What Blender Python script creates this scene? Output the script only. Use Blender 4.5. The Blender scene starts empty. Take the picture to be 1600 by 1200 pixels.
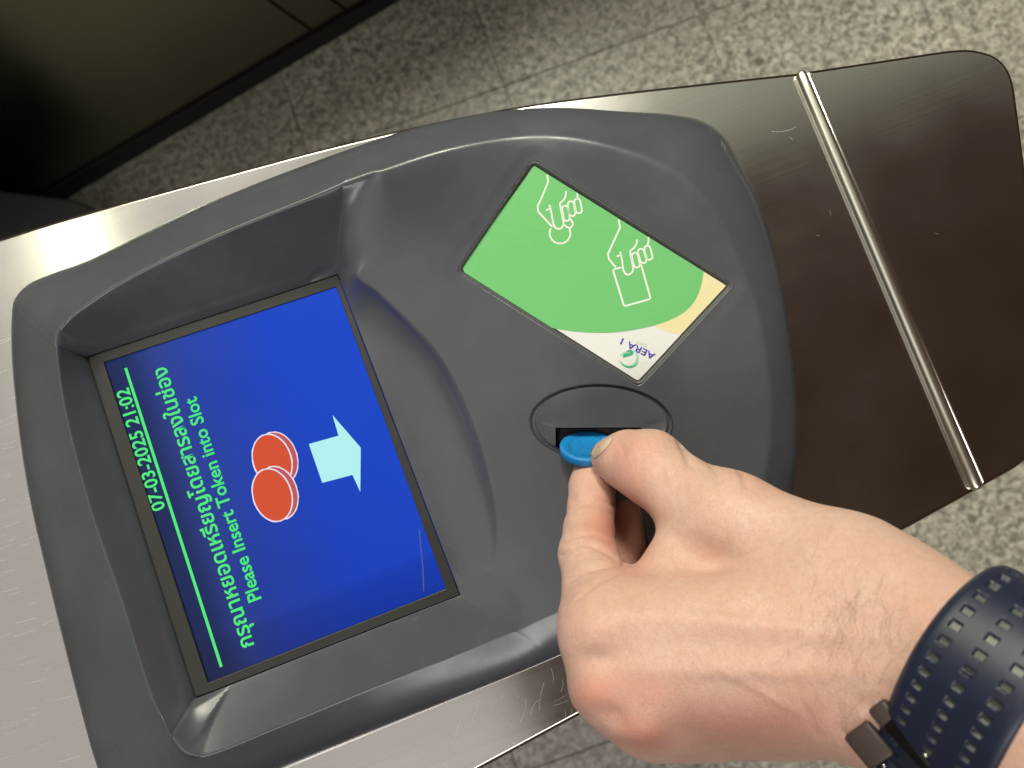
import bpy, bmesh, math, random
import numpy as np
from mathutils import Vector, Matrix
from mathutils.bvhtree import BVHTree
random.seed(7); rng = np.random.default_rng(7)
SC = bpy.context.scene; COL = SC.collection

# ------------------------------------------------------------------ camera
# x runs along the gate, y across it, z up; z = 0 is the steel deck, the lens is 0.312 m above it
RC = np.array([[0.93307988, 0.35966922, 0.0], [-0.357614, 0.92774807, -0.10675084], [-0.03839499, 0.09960706, 0.9942858]])
u_, s_, v_ = np.linalg.svd(RC); RC = u_ @ v_
CAM = np.array([0.0, 0.0, 0.312]); FPX = 1200.0; FLOOR = -1.0
cd = bpy.data.cameras.new('camera'); cam = bpy.data.objects.new('camera', cd); COL.objects.link(cam)
cd.sensor_width = 36; cd.lens = 27; cd.clip_start = 0.01; cd.clip_end = 60
cd.dof.use_dof = True; cd.dof.focus_distance = 0.282; cd.dof.aperture_fstop = 14
M = Matrix(RC.tolist()).to_4x4(); M.translation = Vector(CAM); cam.matrix_world = M
SC.camera = cam

# ------------------------------------------------------------------ light of the station hall
w = bpy.data.worlds.new('World'); SC.world = w; w.use_nodes = True
bg = w.node_tree.nodes['Background']; bg.inputs[0].default_value = (0.50, 0.262, 0.155, 1); bg.inputs[1].default_value = 0.10
SC.view_settings.view_transform = 'Standard'; SC.view_settings.look = 'None'; SC.view_settings.exposure = 0.0
def lamp(name, loc, sx, sy, watts, color, rot=0, aim=None):
    l = bpy.data.lights.new(name, 'AREA'); l.shape = 'RECTANGLE'; l.size = sx; l.size_y = sy; l.energy = watts; l.color = color
    o = bpy.data.objects.new(name, l); COL.objects.link(o); o.location = loc
    o.rotation_euler = (0, 0, rot)
    if aim is not None:
        o.rotation_euler = (Vector(aim) - Vector(loc)).to_track_quat('-Z', 'Y').to_euler()
    return o
lamp('ceiling_light_field', (-1.29, 0.25, 1.80), 2.0, 3.2, 13.0, (1.0, 0.985, 0.95))
lamp('ceiling_fill_panel', (0.95, 1.45, 1.80), 2.7, 1.6, 6.0, (0.93, 1.0, 0.80))  # added dim panel, makes the deck reflect grey-green
lamp('tube_or_fill_lamp', (-1.02, 1.10, 1.78), 0.05, 1.1, 2.8, (1.0, 1.0, 0.70))
lamp('tube_or_fill_lamp', (0.50, 1.62, 1.79), 0.25, 0.7, 33.0, (1.0, 0.98, 0.82), aim=(0.1, 0.1, 0))
lamp('tube_or_fill_lamp', (-0.35, -1.6, 1.80), 1.5, 0.45, 19.0, (1.0, 0.95, 0.90), aim=(0, 0, 0))
lamp('tube_or_fill_lamp', (-0.2, 2.25, 1.80), 1.6, 0.5, 50.0, (1.0, 0.97, 0.74), aim=(0.5, 0.7, -1))  # added fill lamp that brightens the floor

# ------------------------------------------------------------------ helpers
def ray(px, py): return RC @ np.array([(px - 800) / FPX, (600 - py) / FPX, -1.0])
def at(px, py, z):
    """point on the level z that the photograph shows at this pixel"""
    d = ray(px, py); return CAM + d * ((z - CAM[2]) / d[2])
def dep(px, py, d): return CAM + ray(px, py) * d
def on_plane(px, py, O, n):
    d = ray(px, py); return CAM + d * (np.dot(np.asarray(O) - CAM, n) / np.dot(d, n))
def project(P):
    q = (np.asarray(P) - CAM) @ RC
    return 800 + FPX * q[..., 0] / -q[..., 2], 600 - FPX * q[..., 1] / -q[..., 2]
def nrm(v): v = np.asarray(v, float); return v / np.linalg.norm(v)
def link(name, me, mat=None, parent=None, smooth=False, loc=None):
    o = bpy.data.objects.new(name, me); COL.objects.link(o)
    if mat is not None:
        for m in (mat if isinstance(mat, (list, tuple)) else [mat]): me.materials.append(m)
    if smooth:
        me.polygons.foreach_set('use_smooth', [True] * len(me.polygons))
    if loc is not None: o.location = loc
    if parent is not None:
        o.parent = parent; o.matrix_parent_inverse = Matrix.Translation(-Vector(parent.location))
    return o
def mesh(name, V, F, mat=None, parent=None, smooth=False):
    me = bpy.data.meshes.new(name); me.from_pydata([tuple(map(float, v)) for v in V], [], [tuple(int(i) for i in f) for f in F]); me.update()
    return link(name, me, mat, parent, smooth)
def mesh_np(name, V, Q, mat=None, parent=None, smooth=True):
    me = bpy.data.meshes.new(name); V = np.asarray(V, np.float32); Q = np.asarray(Q, np.int32)
    me.vertices.add(len(V)); me.vertices.foreach_set('co', V.ravel())
    me.loops.add(Q.size); me.loops.foreach_set('vertex_index', Q.ravel())
    me.polygons.add(len(Q)); me.polygons.foreach_set('loop_start', np.arange(0, Q.size, Q.shape[1], dtype=np.int32))
    me.update(calc_edges=True); me.validate()
    return link(name, me, mat, parent, smooth)
def thing(name, label, cat, loc=(0, 0, 0), group=None):
    o = bpy.data.objects.new(name, None); COL.objects.link(o); o.location = loc; o.empty_display_size = 0.05
    o['label'] = label; o['category'] = cat
    if group: o['group'] = group
    return o
def tag(o, label, cat, group=None):
    o['label'] = label; o['category'] = cat
    if group: o['group'] = group
    return o
def bm_obj(name, bm, mat, parent=None, smooth=False):
    me = bpy.data.meshes.new(name); bmesh.ops.recalc_face_normals(bm, faces=bm.faces); bm.to_mesh(me); bm.free()
    return link(name, me, mat, parent, smooth)
def bevel_all(bm, w, seg=2, ang=0.5):
    es = [e for e in bm.edges if len(e.link_faces) == 2 and e.calc_face_angle(0) > ang]
    bmesh.ops.bevel(bm, geom=es, offset=w, segments=seg, affect='EDGES', profile=0.5)
def prism(poly, dz, bev=0.0, seg=2):
    """poly: 3-D points of the top outline; dz: vector to the bottom"""
    bm = bmesh.new(); a = [bm.verts.new(tuple(p)) for p in poly]; b = [bm.verts.new(tuple(np.asarray(p) + dz)) for p in poly]
    bm.faces.new(a); bm.faces.new(b[::-1]); n = len(a)
    for i in range(n): bm.faces.new((a[i], b[i], b[(i + 1) % n], a[(i + 1) % n]))
    bmesh.ops.recalc_face_normals(bm, faces=bm.faces)
    if bev: bevel_all(bm, bev, seg)
    return bm
def catmull(P, n=12, closed=False):
    P = np.asarray(P, float); N = len(P); out = []
    rngi = range(N) if closed else range(N - 1)
    for i in rngi:
        if closed: p0, p1, p2, p3 = P[(i - 1) % N], P[i], P[(i + 1) % N], P[(i + 2) % N]
        else: p0, p1, p2, p3 = P[max(i - 1, 0)], P[i], P[i + 1], P[min(i + 2, N - 1)]
        for k in range(n):
            t = k / n
            out.append(0.5 * ((2 * p1) + (-p0 + p2) * t + (2 * p0 - 5 * p1 + 4 * p2 - p3) * t * t + (-p0 + 3 * p1 - 3 * p2 + p3) * t ** 3))
    if not closed: out.append(P[-1])
    return np.array(out)

# ------------------------------------------------------------------ materials
def mat(name, color=(0.5, 0.5, 0.5), rough=0.5, metal=0.0, spec=0.5):
    m = bpy.data.materials.new(name); m.use_nodes = True; b = m.node_tree.nodes['Principled BSDF']
    b.inputs['Base Color'].default_value = (*color, 1); b.inputs['Roughness'].default_value = rough
    b.inputs['Metallic'].default_value = metal; b.inputs['Specular IOR Level'].default_value = spec
    return m
class NT:
    def __init__(s, m): s.m = m; s.t = m.node_tree; s.b = s.t.nodes.get('Principled BSDF')
    def n(s, typ, **kw):
        x = s.t.nodes.new(typ)
        for k, v in kw.items():
            if k in x.inputs: x.inputs[k].default_value = v
            else: setattr(x, k, v)
        return x
    def l(s, a, b): s.t.links.new(a, b)
    def pos(s, scale=(1, 1, 1), rot=(0, 0, 0)):
        g = s.n('ShaderNodeNewGeometry'); mp = s.n('ShaderNodeMapping'); mp.inputs['Scale'].default_value = scale; mp.inputs['Rotation'].default_value = rot
        s.l(g.outputs['Position'], mp.inputs['Vector']); return mp.outputs['Vector']
    def noise(s, vec, scale, detail=4, rough=0.55, dist=0.0):
        x = s.n('ShaderNodeTexNoise'); x.inputs['Scale'].default_value = scale; x.inputs['Detail'].default_value = detail
        x.inputs['Roughness'].default_value = rough; x.inputs['Distortion'].default_value = dist; s.l(vec, x.inputs['Vector']); return x.outputs['Fac']
    def ramp(s, fac, stops, interp='LINEAR'):
        r = s.n('ShaderNodeValToRGB'); r.color_ramp.interpolation = interp
        e = r.color_ramp.elements
        while len(e) < len(stops): e.new(0.5)
        for k, (p, c) in enumerate(stops):
            e[k].position = p; e[k].color = (*c, 1) if len(c) == 3 else c
        s.l(fac, r.inputs['Fac']); return r.outputs['Color']
    def rng(s, fac, a, b, lo=0.0, hi=1.0):
        r = s.n('ShaderNodeMapRange'); r.inputs['From Min'].default_value = lo; r.inputs['From Max'].default_value = hi
        r.inputs['To Min'].default_value = a; r.inputs['To Max'].default_value = b; s.l(fac, r.inputs['Value']); return r.outputs['Result']
    def mix(s, fac, a, b, mode='MIX'):
        x = s.n('ShaderNodeMix'); x.data_type = 'RGBA'; x.blend_type = mode
        for sock, v in ((x.inputs[0], fac), (x.inputs[6], a), (x.inputs[7], b)):
            if hasattr(v, 'is_output'): s.l(v, sock)
            elif isinstance(v, (tuple, list)): sock.default_value = (*v, 1)
            else: sock.default_value = v
        return x.outputs[2]
    def math(s, op, a, b=0.0):
        x = s.n('ShaderNodeMath'); x.operation = op
        for k, v in enumerate((a, b)):
            if hasattr(v, 'is_output'): s.l(v, x.inputs[k])
            else: x.inputs[k].default_value = v
        return x.outputs[0]
    def bump(s, h, strength, dist, prev=None):
        x = s.n('ShaderNodeBump'); x.inputs['Strength'].default_value = strength; x.inputs['Distance'].default_value = dist
        s.l(h, x.inputs['Height'])
        if prev is not None: s.l(prev, x.inputs['Normal'])
        s.l(x.outputs['Normal'], s.b.inputs['Normal']); return x.outputs['Normal']

def brushed(name, color, rough, aniso=0.5, sx=6.0):
    m = mat(name, color, rough, 1.0); k = NT(m)
    f = k.noise(k.pos((sx, 900, 900)), 1.0, 3, 0.6)
    g = k.noise(k.pos((1, 1, 1)), 22.0, 4)
    big = k.noise(k.pos((1.2, 5, 5)), 4.0, 4)
    r = k.math('ADD', k.rng(f, -0.015, 0.02), k.rng(g, rough - 0.06, rough + 0.07)); k.l(r, k.b.inputs['Roughness'])
    c = k.mix(k.rng(f, 0.0, 0.22, 0.3, 0.7), tuple(x * 0.86 for x in color), tuple(min(1, x * 1.08) for x in color))
    c = k.mix(k.rng(big, 0.0, 0.12, 0.35, 0.75), c, tuple(x * 0.72 for x in color)); k.l(c, k.b.inputs['Base Color'])
    k.bump(f, 0.07, 0.00008)
    k.b.inputs['Anisotropic'].default_value = aniso; k.b.inputs['Anisotropic Rotation'].default_value = 0.25
    t = k.n('ShaderNodeTangent'); t.direction_type = 'UV_MAP'; k.l(t.outputs[0], k.b.inputs['Tangent'])
    return m
M_STEEL = brushed('brushed_steel', (0.62, 0.60, 0.575), 0.17, 0.45)
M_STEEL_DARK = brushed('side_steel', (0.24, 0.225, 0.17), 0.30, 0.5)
M_CHROME = mat('polished_trim', (0.90, 0.89, 0.80), 0.30, 1.0)
M_BODY = mat('cabinet_steel', (0.30, 0.29, 0.27), 0.42, 1.0)
M_BLACK = mat('black_paint', (0.012, 0.012, 0.013), 0.45)
M_VOID = mat('slot_dark', (0.006, 0.006, 0.007), 0.8, 0, 0.1)

def plastic(name, color, rough, bump=0.10, smudge=0.10):
    m = mat(name, color, rough); k = NT(m)
    a = k.noise(k.pos(), 2600, 2); b = k.noise(k.pos(), 26, 5, 0.6); c = k.noise(k.pos((1, 1, 1)), 420, 3)
    k.l(k.rng(b, rough - smudge, rough + smudge, 0.3, 0.7), k.b.inputs['Roughness'])
    dust = k.ramp(k.noise(k.pos(), 760, 1, 0.5), [(0.0, (0, 0, 0)), (0.80, (0, 0, 0)), (0.84, (1, 1, 1))])
    col = k.mix(k.rng(b, 0, 1, 0.35, 0.7), tuple(x * 0.93 for x in color), tuple(x * 1.07 for x in color))
    col = k.mix(k.math('MULTIPLY', dust, 0.25), col, (0.42, 0.41, 0.38)); k.l(col, k.b.inputs['Base Color'])
    k.bump(k.math('ADD', a, k.math('MULTIPLY', c, 0.8)), bump, 0.0001)
    return m
M_HOUSE = plastic('housing_plastic', (0.077, 0.083, 0.099), 0.27)
M_FRAME = plastic('frame_plastic', (0.020, 0.020, 0.020), 0.55, 0.2)
M_GASKET = plastic('gasket_plastic', (0.075, 0.076, 0.080), 0.38, 0.05)

def granite():
    m = mat('granite', (0.4, 0.4, 0.36), 0.42); k = NT(m); p = k.pos()
    n1 = k.noise(p, 92, 3, 0.6, 0.9); n2 = k.noise(p, 210, 3, 0.6); n3 = k.noise(p, 3.0, 3)
    col = k.ramp(n1, [(0.28, (0.14, 0.13, 0.115)), (0.41, (0.26, 0.247, 0.215)), (0.50, (0.48, 0.46, 0.40)), (0.60, (0.70, 0.68, 0.60)), (0.75, (0.80, 0.78, 0.71))])
    sp = k.ramp(n2, [(0.34, (0.10, 0.094, 0.084)), (0.44, (1, 1, 1)), (1, (1, 1, 1))])
    col = k.mix(0.5, col, sp, 'MULTIPLY')
    col = k.mix(k.rng(n3, 0.0, 0.5, 0.35, 0.7), col, (0.30, 0.285, 0.25)); k.l(col, k.b.inputs['Base Color'])
    k.l(k.rng(n2, 0.3, 0.5), k.b.inputs['Roughness']); k.bump(n2, 0.15, 0.0006)
    return m
M_GRANITE = granite()
M_GROUT = mat('grout', (0.30, 0.29, 0.255), 0.9)

def printed(name, color, rough=0.33, bump=0.25):
    m = mat(name, color, rough); k = NT(m)
    a = k.noise(k.pos(), 210, 3, 0.5, 1.2); b = k.noise(k.pos(), 900, 2)
    wear = k.ramp(k.noise(k.pos((1, 1, 1)), 330, 3, 0.7), [(0, (0, 0, 0)), (0.70, (0, 0, 0)), (0.78, (1, 1, 1))])
    k.l(k.mix(k.math('MULTIPLY', wear, 0.22), color, tuple(0.5 * x + 0.02 for x in color)), k.b.inputs['Base Color'])
    k.bump(k.math('ADD', a, k.math('MULTIPLY', b, 0.2)), bump, 0.0005); return m
M_WHITE = printed('sticker_white', (0.74, 0.75, 0.76)); M_GREEN = printed('sticker_green', (0.165, 0.52, 0.185))
M_CREAM = printed('sticker_cream', (0.78, 0.71, 0.42)); M_LINE = printed('sticker_lines', (0.80, 0.84, 0.78), 0.33, 0.1)
M_PURPLE = mat('print_violet', (0.055, 0.022, 0.42), 0.35); M_LOGO = mat('print_teal', (0.05, 0.40, 0.23), 0.35)
M_LOGO2 = mat('print_pale_teal', (0.30, 0.62, 0.46), 0.35); M_CITY = mat('print_city', (0.36, 0.62, 0.45), 0.35)

def lit(name, color, strength=1.0):
    m = mat(name, (0.004, 0.004, 0.006), 0.09, 0, 0.5); b = m.node_tree.nodes['Principled BSDF']
    b.inputs['Emission Color'].default_value = (*color, 1); b.inputs['Emission Strength'].default_value = strength; return m
M_TXT = lit('display_green', (0.07, 0.86, 0.19), 0.95); M_ARROW = lit('display_cyan', (0.46, 0.87, 0.87))
M_RED = lit('display_red', (0.66, 0.085, 0.035)); M_RIM = lit('display_rim', (0.52, 0.10, 0.11)); M_WLINE = lit('display_white', (0.80, 0.76, 0.86))

# ------------------------------------------------------------------ floor
fl = thing('floor', '', '', (0, 0, FLOOR)); del fl['label']; del fl['category']; fl['kind'] = 'structure'
bm = prism([(-6, -6, FLOOR - 0.003), (6, -6, FLOOR - 0.003), (6, 6, FLOOR - 0.003), (-6, 6, FLOOR - 0.003)], (0, 0, -0.05))
bm_obj('grout_bed', bm, M_GROUT, fl)
g0 = at(1094, 24, FLOOR); g1 = at(1130, 112, FLOOR); tv = nrm(g0 - g1)          # along one grout line
tu = np.array([tv[1], -tv[0], 0.0]); TS = 0.372
bm = prism([(0.0008, 0.0008, 0), (TS - 0.0008, 0.0008, 0), (TS - 0.0008, TS - 0.0008, 0), (0.0008, TS - 0.0008, 0)], (0, 0, -0.02), 0.001, 1)
tile0 = bpy.data.meshes.new('floor_tile'); bmesh.ops.recalc_face_normals(bm, faces=bm.faces); bm.to_mesh(tile0); bm.free(); tile0.materials.append(M_GRANITE)
for i in range(-6, 5):
    for j in range(-6, 5):
        p = g0 + tu * TS * i + tv * TS * j
        o = bpy.data.objects.new('floor_tile', tile0); COL.objects.link(o)
        o.location = (p[0], p[1], FLOOR + random.uniform(-0.0003, 0.0003)); o.rotation_euler = (0, 0, math.atan2(tu[1], tu[0]))
        o.parent = fl; o.matrix_parent_inverse = Matrix.Translation(-Vector(fl.location))

# ------------------------------------------------------------------ the gate: steel deck
gate = thing('ticket_gate', 'brushed steel ticket gate with dark grey reader housing, blue lit display and green card panel', 'ticket gate', (0, 0, FLOOR), 'ticket gates')
up_px = [(-1500, 1010), (-800, 690), (-300, 474), (0, 370), (160, 322), (350, 270), (500, 230), (640, 197), (800, 165), (950, 144), (1100, 127), (1249, 111)]
lo_px = [(1533, 765), (1410, 832), (930, 1108), (760, 1200), (200, 1505), (-600, 1940), (-1200, 2270)]
end_px = [(1253, 110), (1380, 91), (1490, 75), (1530, 76), (1562, 88), (1584, 118), (1595, 180), (1612, 320), (1626, 470), (1634, 600), (1632, 668), (1618, 706), (1590, 732), (1534, 763)]
def deck(name, px, parent):
    P = [at(x, y, 0.0) for x, y in px]
    bm = bmesh.new(); vs = [bm.verts.new(tuple(p)) for p in P]; f = bm.faces.new(vs); bm.normal_update()
    if f.normal.z < 0: f.normal_flip()
    # rolled edge: inset the flat, then drop round a 3 mm radius into a skirt
    steps = [(0.0011, 0.0004), (0.0007, 0.0009), (0.0004, 0.0011), (0.0, 0.034)]
    ring = [v for v in f.verts]; n = len(ring); z = 0.0; cur = np.array([v.co[:] for v in ring]); off = np.zeros(3)
    e1 = np.roll(cur, -1, 0) - cur; e1 /= np.linalg.norm(e1, axis=1)[:, None]; e0 = np.roll(e1, 1, 0)
    n1 = np.stack([e1[:, 1], -e1[:, 0], 0 * e1[:, 0]], 1); n0 = np.roll(n1, 1, 0); nn = n0 + n1; nn /= np.linalg.norm(nn, axis=1)[:, None]
    nn /= np.clip((nn * n1).sum(1), 0.5, 1)[:, None]
    base = cur - nn * 0.0022
    for v, b in zip(ring, base): v.co = b
    prev = ring; acc = 0.0; zz = 0.0
    for dx, dz in steps:
        acc += dx; zz += dz
        new = [bm.verts.new((b[0] + q[0] * acc, b[1] + q[1] * acc, -zz)) for b, q in zip(base, nn)]
        for i in range(n): bm.faces.new((prev[i], new[i], new[(i + 1) % n], prev[(i + 1) % n]))
        prev = new
    bmesh.ops.recalc_face_normals(bm, faces=bm.faces)
    uv = bm.loops.layers.uv.new('UVMap')
    for fc in bm.faces:
        for lp in fc.loops: lp[uv].uv = (lp.vert.co.x, lp.vert.co.y)
    for fc in bm.faces: fc.smooth = len(fc.verts) == 4
    me = bpy.data.meshes.new(name); bm.to_mesh(me); bm.free()
    return link(name, me, M_STEEL, parent), base
up = catmull(up_px, 6); en = catmull(end_px, 5)
d1, b1 = deck('deck_panel', list(up) + lo_px, gate)
d2, b2 = deck('end_panel', list(en), gate)
# cabinet below, drawn in a little from the deck
allp = [at(x, y, 0.0) for x, y in list(up) + list(en) + lo_px[1:]]; cen = np.mean(allp, 0)
body = []
for k, p in enumerate(allp):
    q = np.array(p); a = np.array(allp[k - 1]); b = np.array(allp[(k + 1) % len(allp)]); t = nrm(b - a)
    body.append(q - np.array([t[1], -t[0], 0]) * 0.010 * (1 if True else 0))
def inset_ok(pts): return abs(sum(np.cross(pts[i], pts[(i + 1) % len(pts)])[2] for i in range(len(pts))))
alt = [2 * np.array(a) - b for a, b in zip(allp, body)]
if inset_ok(alt) < inset_ok(body): body = alt
bm_obj('cabinet_body', prism([(p[0], p[1], -0.012) for p in body], (0, 0, FLOOR + 0.012)), M_BODY, gate)
# polished half-round trim across the deck
a = at(1251, 112, 0.002); b = at(1528, 764, 0.002); ax = nrm(b - a); sd = np.cross(ax, [0, 0, 1.0]); L = np.linalg.norm(b - a)
V = []; F = []; ns = 14; prof = [(math.cos(t) * 0.0026, math.sin(t) * 0.0026 - 0.001) for t in np.linspace(-0.5, math.pi + 0.5, ns)]
stat = [(0, 0.55), (0.0006, 0.8), (0.0018, 1.0)] + [(L * t, 1.0) for t in np.linspace(0.05, 0.95, 9)] + [(L - 0.0018, 1.0), (L - 0.0006, 0.8), (L, 0.55)]
for s, r in stat:
    for x, z in prof: V.append(a + ax * s + sd * x * r + np.array([0, 0, z * r]))
for i in range(len(stat) - 1):
    for j in range(ns - 1): F.append((i * ns + j, i * ns + j + 1, (i + 1) * ns + j + 1, (i + 1) * ns + j))
F.append(tuple(range(ns))[::-1]); F.append(tuple(range((len(stat) - 1) * ns, len(stat) * ns)))
mesh('trim_bar', V, F, M_CHROME, gate, True)

# scratches on the deck: hair-thin bright cuts
def ribbon(P, n, wd, up=0.0):
    """flat strip along a polyline lying in the plane of normal n"""
    P = np.asarray(P, float); n = np.asarray(n, float); V = []; F = []
    for i in range(len(P)):
        a = P[max(i - 1, 0)]; c = P[min(i + 1, len(P) - 1)]; t = nrm(c - a); s = np.cross(n, t)
        k = 1.0
        if 0 < i < len(P) - 1:
            k = 1 / max(0.5, math.sqrt(max(0.0, 0.5 + 0.5 * np.dot(nrm(P[i] - P[i - 1]), nrm(P[i + 1] - P[i])))))
        V += [P[i] + s * wd * 0.5 * k + n * up, P[i] - s * wd * 0.5 * k + n * up]
    for i in range(len(P) - 1): F.append((2 * i, 2 * i + 1, 2 * i + 3, 2 * i + 2))
    return V, F
class Acc:
    def __init__(s): s.V = []; s.F = []
    def add(s, VF):
        o = len(s.V); s.V += list(VF[0]); s.F += [tuple(i + o for i in f) for f in VF[1]]
M_SCR = mat('scratch_metal', (0.92, 0.90, 0.88), 0.5, 1.0)
sc = Acc(); Z = np.array([0, 0, 1.0])
def scratch(x, y, ang, ln, bend, wd):
    pts = []
    for t in np.linspace(0, 1, 7):
        aa = math.radians(ang + bend * (t - 0.5)); x2 = x + math.cos(aa) * ln * (t - .5); y2 = y - math.sin(aa) * ln * (t - .5)
        pts.append(at(x2, y2, 0.00004))
    sc.add(ribbon(pts, Z, wd))
for k in range(30):
    t = random.random(); x = 690 + 240 * t; y = 1190 - 95 * t + random.uniform(-75, 20)
    scratch(x, y, random.choice([25, 30, 70, 110, -40, 85]) + random.uniform(-15, 15), random.uniform(6, 46), random.uniform(-22, 22), random.uniform(0.00002, 0.00005))
for k in range(60):
    x = random.uniform(0, 110); y = random.uniform(520, 1190); x *= 0.3 + 0.7 * (y - 400) / 800
    scratch(x, y, 18 + random.uniform(-8, 8), random.uniform(6, 40), 5, random.uniform(0.00004, 0.0001))
for k in range(5): scratch(random.uniform(1150, 1560), random.uniform(140, 420), random.uniform(0, 180), random.uniform(4, 12), random.uniform(-40, 40), 0.00004)
scratch(1225, 205, 10, 40, 20, 0.00006)
o = mesh('scratch', sc.V, sc.F, M_SCR, gate); o['kind'] = 'stuff'

# ------------------------------------------------------------------ reader housing (one moulded shell round the display)
HS = 0.094
sr1 = nrm(RC @ (np.array([-0.3629, 0.9416, -0.1083]))); SC_TL = CAM + np.array([-0.1435, -0.0318, -0.2869]); SC_TR = CAM + np.array([-0.1435, 0.0955, -0.2869])
SC_BR = CAM + np.array([-0.0506, 0.0955, -0.3012]); SC_BL = CAM + np.array([-0.0506, -0.0318, -0.3012])
ex = nrm(SC_TR - SC_TL); ey = nrm(SC_TL - SC_BL); sn = nrm(np.cross(ex, ey)); SO = SC_TL                # screen: right, up, out
def zs(x, y): return SO[2] - (sn[0] * (x - SO[0]) + sn[1] * (y - SO[1])) / sn[2]
F_px = [(305, 1092), (135, 557), (528, 428), (720, 930)]
FR = [on_plane(x, y, SO + sn * 0.001, sn) for x, y in F_px]
out_px = [(47, 508), (54, 472), (78, 446), (118, 430), (180, 409), (260, 370), (350, 327), (450, 287), (550, 250), (650, 216), (730, 197), (800, 186), (880, 183), (960, 187), (1040, 190), (1092, 200), (1128, 226),
          (1152, 268), (1180, 322), (1204, 400), (1222, 490), (1234, 580), (1240, 660), (1236, 740), (1218, 815), (1170, 876), (1090, 925), (985, 973), (885, 1016), (800, 1052), (650, 1113), (430, 1203), (330, 1246), (250, 1268), (205, 1252), (178, 1205),
          (142, 1072), (102, 905), (70, 755), (52, 610)]
cr_px = [(89, 535, 40), (100, 505, 40), (132, 478, 40), (180, 446, 39.5), (250, 409, 39), (350, 363, 38), (480, 311, 36.6), (600, 265, 34.6), (700, 233, 32.5), (800, 215, 0), (880, 214, 0), (950, 226, 0), (1020, 250, 0), (1076, 283, 0),
         (1122, 340, 0), (1155, 405, 0), (1182, 480, 0), (1198, 560, 0), (1205, 640, 0), (1200, 720, 0), (1180, 780, 0), (1130, 830, 0), (1050, 878, 0), (960, 920, 0), (870, 957, 0), (800, 987, 0), (690, 1032, 15.5), (585, 1074, 20.5), (450, 1130, 28), (335, 1177, 34), (300, 1180, 36), (278, 1165, 37.5),
         (258, 1130, 38.5), (235, 1080, 39), (190, 938, 40), (140, 790, 40), (102, 640, 40)]
# scoop round the display: the crest on three sides, the cove ridge on the fourth (z = 0: level of the platform there)
sc_px = cr_px[:7] + [(545, 286, 35.6), (600, 268, 34.2), (612, 300, 31), (598, 350, 28.2), (572, 398, 27.2), (556, 426, 26.6), (588, 458, 0), (640, 508, 0), (682, 556, 0), (718, 622, 0), (748, 700, 0), (768, 775, 0),
         (776, 832, 0), (772, 880, 0), (745, 925, 0), (722, 965, 0), (700, 1028, 15.5), (585, 1074, 20.5)] + cr_px[28:]
OUT = np.array([at(x, y, 0.0)[:2] for x, y in catmull(out_px, 8, True)])
def seg_dist(P, poly, closed=True):
    """distance from points to a polyline and the parameter of the nearest spot"""
    A = poly; B = np.roll(poly, -1, 0)
    if not closed: A = A[:-1]; B = B[:-1]
    best = np.full(len(P), 1e9); bi = np.zeros(len(P)); side = np.zeros(len(P))
    for i in range(len(A)):
        d = B[i] - A[i]; L2 = d @ d + 1e-14; q = P - A[i]; t = np.clip((q @ d) / L2, 0, 1); r = q - t[:, None] * d
        dd = (r * r).sum(1); m = dd < best; best[m] = dd[m]; bi[m] = i + t[m]; side[m] = (d[0] * q[m, 1] - d[1] * q[m, 0])
    return np.sqrt(best), bi, side
def inside(P, poly):
    x, y = P[:, 0], P[:, 1]; c = np.zeros(len(P), bool); A = poly; B = np.roll(poly, -1, 0)
    for (x1, y1), (x2, y2) in zip(A, B):
        m = ((y1 > y) != (y2 > y)); c ^= m & (x < (x2 - x1) * (y - y1) / (y2 - y1 + 1e-15) + x1)
    return c
def zat(poly3, bi):
    n = len(poly3); i = np.floor(bi).astype(int) % n; t = bi - np.floor(bi); return poly3[i, 2] * (1 - t) + poly3[(i + 1) % n, 2] * t
def sstep(x): x = np.clip(x, 0, 1); return x * x * (3 - 2 * x)
def smin(a, b, k): h = np.clip(0.5 + 0.5 * (b - a) / k, 0, 1); return b * (1 - h) + a * h - k * h * (1 - h)
CARD_px = [(834, 259), (1134, 446), (997, 594), (724, 421)]
CZ = [0.0275, 0.0272, 0.0232, 0.0240]
CARD = np.array([at(x, y, z) for (x, y), z in zip(CARD_px, CZ)]); cc = CARD.mean(0)
cn = nrm(np.cross(CARD[1] - CARD[3], CARD[0] - CARD[2])); cn = cn if cn[2] > 0 else -cn
def zA(x, y): return cc[2] + 0.0008 - (cn[0] * (x - cc[0]) + cn[1] * (y - cc[1])) / cn[2]
def platform(P):
    x, y = P[:, 0], P[:, 1]; A = zA(x, y); B = BN[0] * x + BN[1] * y + BN[2]
    return smin(A, B, 0.0010)
_r1 = at(650, 520, 0.0255); _r2 = at(880, 655, 0.0225); _r3 = at(720, 940, 0.0118)
_r1[2] = zA(_r1[0], _r1[1]); _r2[2] = zA(_r2[0], _r2[1])
BN = np.linalg.solve(np.array([[p[0], p[1], 1] for p in (_r1, _r2, _r3)]), np.array([_r1[2], _r2[2], _r3[2]]))
def settle(pxz, add=0.0):
    out = []
    for x, y, z in pxz:
        if z: out.append(at(x, y, z * .001)); continue
        zz = 0.022
        for _ in range(6): p = at(x, y, zz); zz = max(0.009, float(platform(p[None, :2])[0]) + add)
        out.append(at(x, y, zz))
    return catmull(out, 8, True)
CR3 = settle(cr_px, 0.0006); CR = CR3[:, :2]; SCP3 = settle(sc_px); SCP = SCP3[:, :2]
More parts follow.
